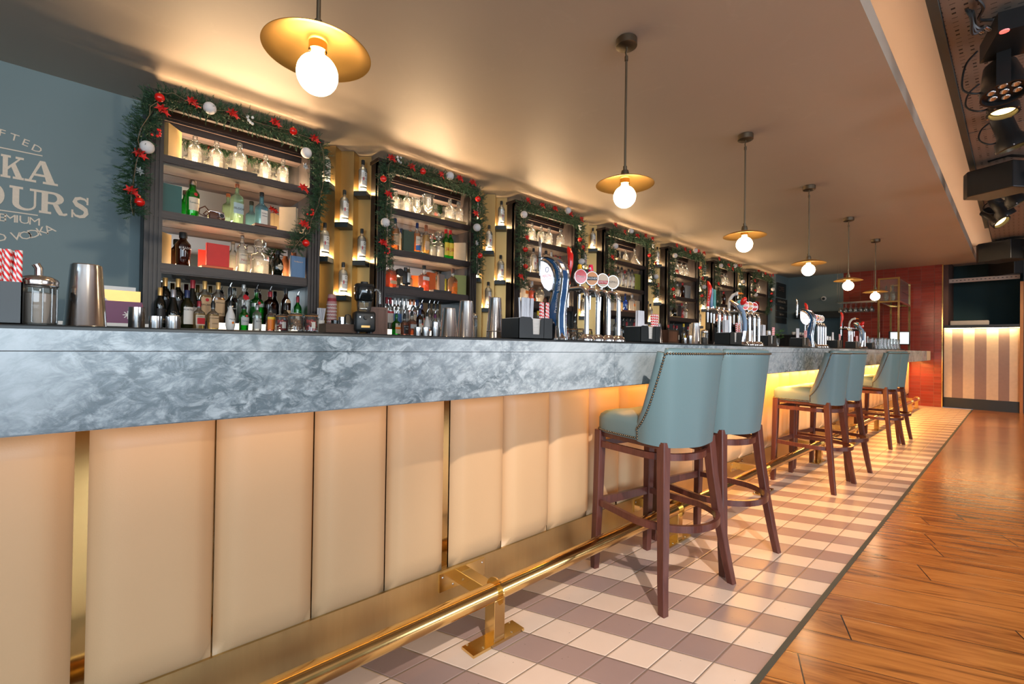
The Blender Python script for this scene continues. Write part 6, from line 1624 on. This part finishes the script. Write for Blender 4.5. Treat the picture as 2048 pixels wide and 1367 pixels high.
# ---------------------------------------------------------------- striped booth at the far right
bo = empty('striped_booth', (11.1, -.09, 0), 0, 'cream and mauve striped counter front with black top under a warm light line', 'booth')
ys = [.415, .296, .137, -.024, -.188, -.348, -.491, -.622]
for k in range(7): B('slat_cream' if k % 2 == 0 else 'slat_mauve').bx(0, .06, ys[k + 1] + .09, ys[k] + .09, .205, 1.575).build('stripe_panel', bo, smooth=False)
B('black_paint').bx(-.01, .08, -.532, .505, 0, .205).build('plinth', bo, smooth=False)
B('black_plastic').bx(-.045, .55, -.532, .505, 1.60, 1.658).build('top', bo, smooth=False)
B('booth_led').bx(-.02, -.005, -.530, .503, 1.585, 1.597).build('led_line', bo, smooth=False)
B('black_paint').bx(.06, .5, -.532, .505, 0, 1.60).build('carcass', bo, smooth=False)
light('AREA', 'booth_glow', (11.04, -.09, 1.575), (11.12, -.09, .8), 6.0, (1, .68, .32), .98, .02)
tag(B('cushion_white').rbox((11.30, .063, 1.706), (.12, .56, .095), .02, 4).build('white_bolster'), 'long pale bolster lying on the black booth top', 'cushion')
lp = empty('lattice_screen', (11.03, -.68, 0), 0, 'dark diamond lattice screen right of the striped booth', 'screen')
m = B('timber_trim')
for q in range(34):
    z = -.1 + q * .085
    m.box((0, -.10, z), (.008, .30, .010), rot=Matrix.Rotation(.9, 3, 'X')).box((0.0, -.10, z), (.008, .30, .010), rot=Matrix.Rotation(-.9, 3, 'X'))
m.build('lattice', lp, smooth=False); B('black_paint').bx(.012, .02, -.35, .02, 0, 2.9).build('backing', lp, smooth=False)
ch = empty('metal_channel', (11.3, 0, 2.57), 0, 'pale slotted metal channel hanging across the dark recess', 'channel')
m = B('cove_paint').bx(-.02, .02, -.62, .36, -.04, .04).build('channel', ch, smooth=False)
mm = B('black_paint')
for q in range(16): mm.bx(-.0215, -.020, -.58 + q * .058, -.555 + q * .058, -.004, .008)
mm.build('slots', m, smooth=False)

# ---------------------------------------------------------------- painted lettering on the left wall
WY = 3.7985
sg = empty('wall_lettering', (-2.4, WY, 1.6), 0, 'cream painted vodka lettering on the blue-grey wall at the left', 'wall sign')
def W_(a, b): return (a + 2.4, 0, b - 1.6)
def slab(ch, x0, x1, z0, z1):
    """slab-serif capital in the box x0..x1, z0..z1"""
    m = MB().use('letter_paint'); w = x1 - x0; h = z1 - z0; t = w * .22; sf = h * .10; th = w * .09
    cn = [0]
    def q(*P):
        cn[0] += 1; o_ = -.00012 * cn[0]
        m.add([(W_(x0 + a * w, z0 + b * h)[0], o_, W_(x0 + a * w, z0 + b * h)[2]) for a, b in P], [tuple(range(len(P)))])
    S = sf / h; T = t / w; t_ = th / w
    if ch == 'K':
        q((.08, 0), (.08 + T, 0), (.08 + T, 1), (.08, 1)); q((0, 0), (.42, 0), (.42, S), (0, S)); q((0, 1 - S), (.42, 1 - S), (.42, 1), (0, 1))
        q((.08 + T, .36), (.08 + T, .50), (.74, 1 - S), (.84, 1 - S)); q((.62, 1 - S), (.98, 1 - S), (.98, 1), (.62, 1))
        q((.42, .56), (.60, .72), (.92, S), (.64, S)); q((.52, 0), (1, 0), (1, S), (.52, S))
    elif ch == 'A':
        q((.12, S), (.20, S), (.50, .88), (.44, 1)); q((.44, 1), (.60, 1), (.90, S), (.64, S)); q((.26, .30), (.70, .30), (.68, .40), (.30, .40))
        q((0, 0), (.34, 0), (.34, S), (0, S)); q((.54, 0), (1, 0), (1, S), (.54, S))
    elif ch == 'U':
        q((.10, 1), (.10, .28), (.10 + T, .28), (.10 + T, 1)); q((.80, 1), (.80, .28), (.88, .28), (.88, 1)); q((0, 1 - S), (.44, 1 - S), (.44, 1), (0, 1)); q((.66, 1 - S), (1, 1 - S), (1, 1), (.66, 1))
        o = [(.49 - .39 * math.cos(a), .28 - .28 * math.sin(a)) for a in [PI * k / 10 for k in range(11)]]; i = [(.10 + T + (.80 - .10 - T) * (1 - math.cos(a)) / 2, .28 - .18 * math.sin(a)) for a in [PI * k / 10 for k in range(11)]]
        for k in range(10): q(o[k], o[k + 1], i[k + 1], i[k])
    elif ch in 'OD':
        o = [(.5 - .5 * math.cos(a), .5 + .5 * math.sin(a)) for a in [2 * PI * k / 24 for k in range(25)]]; i = [(.5 - .22 * math.cos(a), .5 + .38 * math.sin(a)) for a in [2 * PI * k / 24 for k in range(25)]]
        for k in range(24): q(o[k], o[k + 1], i[k + 1], i[k])
    elif ch == 'R':
        q((.08, 0), (.08 + T, 0), (.08 + T, 1), (.08, 1)); q((0, 0), (.42, 0), (.42, S), (0, S)); q((0, 1 - S), (.5, 1 - S), (.5, 1), (0, 1)); q((.08 + T, .44), (.52, .44), (.52, .54), (.08 + T, .54))
        o = [(.48 + .38 * math.sin(a), .72 + .28 * math.cos(a)) for a in [PI * k / 10 for k in range(11)]]; i = [(.46 + .16 * math.sin(a), .72 + .18 * math.cos(a)) for a in [PI * k / 10 for k in range(11)]]
        for k in range(10): q(o[k], o[k + 1], i[k + 1], i[k])
        q((.46, .46), (.66, .46), (.84, .10), (.70, 0), (.60, .14)); q((.70, 0), (.84, .10), (.98, .14), (1.0, .06), (.90, 0))
    elif ch == 'S':
        c = [(.84, .78), (.72, .90), (.50, .93), (.28, .87), (.22, .74), (.32, .62), (.55, .53), (.76, .42), (.80, .26), (.68, .12), (.48, .07), (.26, .11), (.14, .24)]
        wd = [.03, .06, .08, .10, .12, .13, .14, .13, .12, .10, .08, .06, .03]
        L_ = []; R_ = []
        for k, (a, b) in enumerate(c):
            pa, pb = c[max(k - 1, 0)], c[min(k + 1, len(c) - 1)]; dx, dz = pb[0] - pa[0], pb[1] - pa[1]; l = math.hypot(dx, dz); L_.append((a - dz / l * wd[k], b + dx / l * wd[k] * .8)); R_.append((a + dz / l * wd[k], b - dx / l * wd[k] * .8))
        for k in range(len(c) - 1): q(L_[k], L_[k + 1], R_[k + 1], R_[k])
        q((.80, .66), (.90, .66), (.90, 1), (.80, 1)); q((.06, 0), (.16, 0), (.16, .36), (.06, .36))
    return m.build('letter_' + ch.lower(), sg, smooth=False)
LR = [('K', [(-2.156,2.156),(-2.053,2.311)]), ('A', [(-2.05,2.141),(-1.894,2.295)]), ('U', [(-2.116,1.959),(-1.978,2.112)]), ('R', [(-1.981,1.968),(-1.844,2.123)]), ('S', [(-1.832,1.961),(-1.73,2.119)]), ('O', [(-2.243,1.944),(-2.136,2.1)])]
for ch, ((xa_, za_), (xb_, zb_)) in LR: slab(ch, xa_, xb_, {'K': 2.150, 'A': 2.150}.get(ch, 1.955), {'K': 2.296, 'A': 2.300}.get(ch, 2.105))
def small(ch, x, z, h, rot):
    mb = MB().use('letter_paint'); c, s = math.cos(rot), math.sin(rot)
    v, f, w_ = text_geo(ch)
    def g(a, b): a, b = a * h, b * h; return W_(x + a * c - b * s, z + a * s + b * c)
    mb.add([g(p[0] * 1.1, p[1]) for p in v], f); return mb.build('letter_' + ch.lower(), sg)
for ch, x, z, r in [('F', -2.156, 2.409, -0.1), ('T', -2.103, 2.397, -0.16), ('E', -2.054, 2.379, -0.24), ('D', -2.003, 2.355, -0.3)]: small(ch, x, z, .045, r)
for ch, x, z, r in [('E', -2.145, 1.866, 0.0), ('M', -2.11, 1.868, 0.0), ('I', -2.079, 1.869, 0.0), ('U', -2.046, 1.869, 0.0), ('M', -2.0, 1.868, 0.0)]: small(ch, x, z, .050, r)
for ch, x, z, r in [('D', -2.147, 1.737, 0.12), ('V', -2.077, 1.755, 0.2), ('O', -2.033, 1.769, 0.3), ('D', -1.992, 1.789, 0.42), ('K', -1.953, 1.813, 0.5), ('A', -1.917, 1.832, 0.58)]: small(ch, x, z, .052, r)
for z, x1 in ((2.335, -1.970), (1.935, -1.985)):
    B('letter_paint').box(W_((x1 - 2.7) / 2, z), (x1 + 2.7, .001, .007)).build('painted_line', sg, smooth=False)

# ---------------------------------------------------------------- stage lamps under the perforated ceiling
def yoke(r, w, d): B('black_metal').tube([(-w, 0, 0), (-w, 0, d * .7), (-w * .7, 0, d), (w * .7, 0, d), (w, 0, d * .7), (w, 0, 0)], .008, 6).build('yoke', r)
def lamp(kind, c, aim, label, s=1.0, cable=True):
    r = empty('stage_lamp', c, 0, label, 'stage lamp', 'stage lamps under the perforated ceiling')
    q = (Vector(aim) - Vector(c)).to_track_quat('Z', 'Y').to_matrix()
    top = 3.05 - c[2]
    if kind == 'par':       # LED par can with seven lenses
        B('black_metal').lathe([(.045 * s, -.20 * s), (.075 * s, -.17 * s), (.105 * s, -.02 * s), (.110 * s, .0), (.110 * s, .035 * s), (.100 * s, .035 * s), (.098 * s, .01 * s), (0, .01 * s)], 30, (0, 0, 0), q, cap=False).build('can', r)
        lz = MB().use('steel')
        for k in range(7):
            a = k * PI / 3; p = q @ Vector((0 if k == 6 else .062 * s * math.cos(a), 0 if k == 6 else .062 * s * math.sin(a), .016 * s)); B('clear_glass' if False else 'steel').sphere(p, .023 * s, 14, 9, (1, 1, .5), q).build('lens', r)
        B('black_metal').box((.0, 0, top * .5), (.26 * s, .012, .02)).bx(-.135 * s, -.125 * s, -.03, .03, -.02, top * .55).bx(.125 * s, .135 * s, -.03, .03, -.02, top * .55).bx(-.02, .02, -.02, .02, top * .5, top).build('bracket', r, smooth=False)
    elif kind == 'spot':    # short lit spot
        B('black_metal').lathe([(.040 * s, -.20 * s), (.058 * s, -.19 * s), (.060 * s, -.05 * s), (.085 * s, -.01 * s), (.088 * s, .045 * s), (.076 * s, .05 * s), (.070 * s, .01 * s)], 28, (0, 0, 0), q, cap=True).build('can', r)
        B('lamp_glow').lathe([(.064 * s, .018 * s), (.0, .022 * s)], 24, (0, 0, 0), q).build('lamp_face', r)
        for k in range(4):
            a = k * PI / 2 + .4; p = q @ Vector((.084 * s * math.cos(a), .084 * s * math.sin(a), .04 * s)); B('steel').box(p, (.012, .012, .012), rot=q).build('clip', r, smooth=False)
        B('black_metal').bx(-.012, .012, -.012, .012, 0, top).build('stem', r, smooth=False)
    if cable:
        B('black_plastic').tube(cat([(0, .05, .02), (-.05, .12, .0), (-.04, .18, .06), (.03, .17, top * .7), (.10, .12, top)]), .006, 8).build('cable', r)
    return r
lamp('par', (2.366,-0.529,2.72), (1.9, -.75, .8), 'black stage lamp with seven clear lenses at the upper right', 1.0)
lamp('spot', (2.89,-0.517,2.8), (2.6, -.5, .9), 'lit amber stage spot just behind the seven-lens lamp', .95)
lamp('spot', (3.743,-0.549,2.82), (3.9, -.9, 1.6), 'lit amber stage spot tilted to the right above the black speaker', 1.15)
lamp('spot', (5.963,-0.566,2.84), (6.1, -1.2, 1.9), 'lit stage spot half hidden behind the black speaker', 1.1)
lamp('spot', (6.654,-0.472,2.86), (6.9, -1.0, 1.8), 'dark stage spot beyond the black speaker', 1.1)
lamp('spot', (6.98,-0.419,2.84), (6.4, -1.6, 1.4), 'second dark stage spot hanging beyond the speaker', 1.1, False)
lamp('par', (9.673,-0.507,2.8), (8.9, -.75, 1.2), 'far stage lamp with a row of clear lenses', 1.2, False)
def speaker(c, rz, label, s=1.0):
    r = empty('wall_speaker', c, rz, label, 'speaker', 'black speakers under the perforated ceiling')
    P = [(-.23 * s, -.06 * s), (-.15 * s, -.17 * s), (.17 * s, -.17 * s), (.25 * s, .08 * s), (.17 * s, .17 * s), (-.18 * s, .16 * s)]
    bevel(B('black_metal').prism(P, -.13 * s, .13 * s, 'z').build('cabinet', r, smooth=False), .010)
    B('black_metal').tube([(-.24 * s, 0, -.14 * s), (-.30 * s, .02, .0), (-.26 * s, .05, .14 * s), (-.10 * s, .07, 3.05 - c[2]), (.05, .07, 3.05 - c[2])], .013, 8).build('bracket', r)
    B('black_plastic').bx(-.26 * s, -.2 * s, -.03, .03, -.03, .03).build('pivot', r, smooth=False)
    return r
speaker((5.001,-0.459,2.84), 1.15, 'large black speaker on a curved bracket at the right')
speaker((9.74,-0.414,2.84), 1.05, 'smaller black speaker further along the right', 1.25)
speaker((11.352,-0.555,2.8), .7, 'furthest black speaker at the right edge', 1.5)
mh = empty('moving_head_lamp', (2.108,-0.535,2.95), 0, 'black stage fixture housing with cooling slots at the top right', 'stage lamp')
B('black_metal').box((0.06, -.03, .0), (.34, .20, .11), rot=Matrix.Rotation(.25, 3, 'Z')).build('housing', mh, smooth=False)
m = B('black_plastic')
for q in range(14): m.box((-.07 + q * .018, -.142 + q * .0045, -.01), (.007, .008, .06), rot=Matrix.Rotation(.25, 3, 'Z'))
m.build('cooling_slots', mh, smooth=False)
B('red_light').cyl((-.13, .0, -.06), (-.13, .0, -.066), .02, n=18).build('red_button', mh)
for q in range(2): B('steel').cyl((-.12, .055 + .03 * q, -.02), (-.17, .075 + .03 * q, -.02), .011, n=14).build('plug', mh)
for q in range(3): B('black_plastic').tube(cat([(-.16, .08, -.02), (-.22, .10 + .01 * q, -.04 - .01 * q), (-.27 - .02 * q, .12, -.02), (-.27 - .02 * q, .12 + .01 * q, .04), (-.16, .12, .07), (-.02, .12, .08), (.10, .10, .08)]), .008, 6).build('cable', mh)
B('black_plastic').tube(cat([(-.02, .05, .08), (-.10, .10, .07), (-.18, .08, .085), (-.28, .10, .09)]), .008, 6).build('cable', mh)

# ---------------------------------------------------------------- keep every label between 4 and 16 words
for o in SC.objects:
    if o.parent is None and o.get('label'):
        w_ = o['label'].split()
        if len(o["label"].replace("-", " ").split()) > 16:
            w_ = [q for q in o["label"].replace("-", " ").split() if q not in ('the', 'with', 'a', 'and', 'of')]
            o['label'] = ' '.join(w_[:16]).rstrip(',')
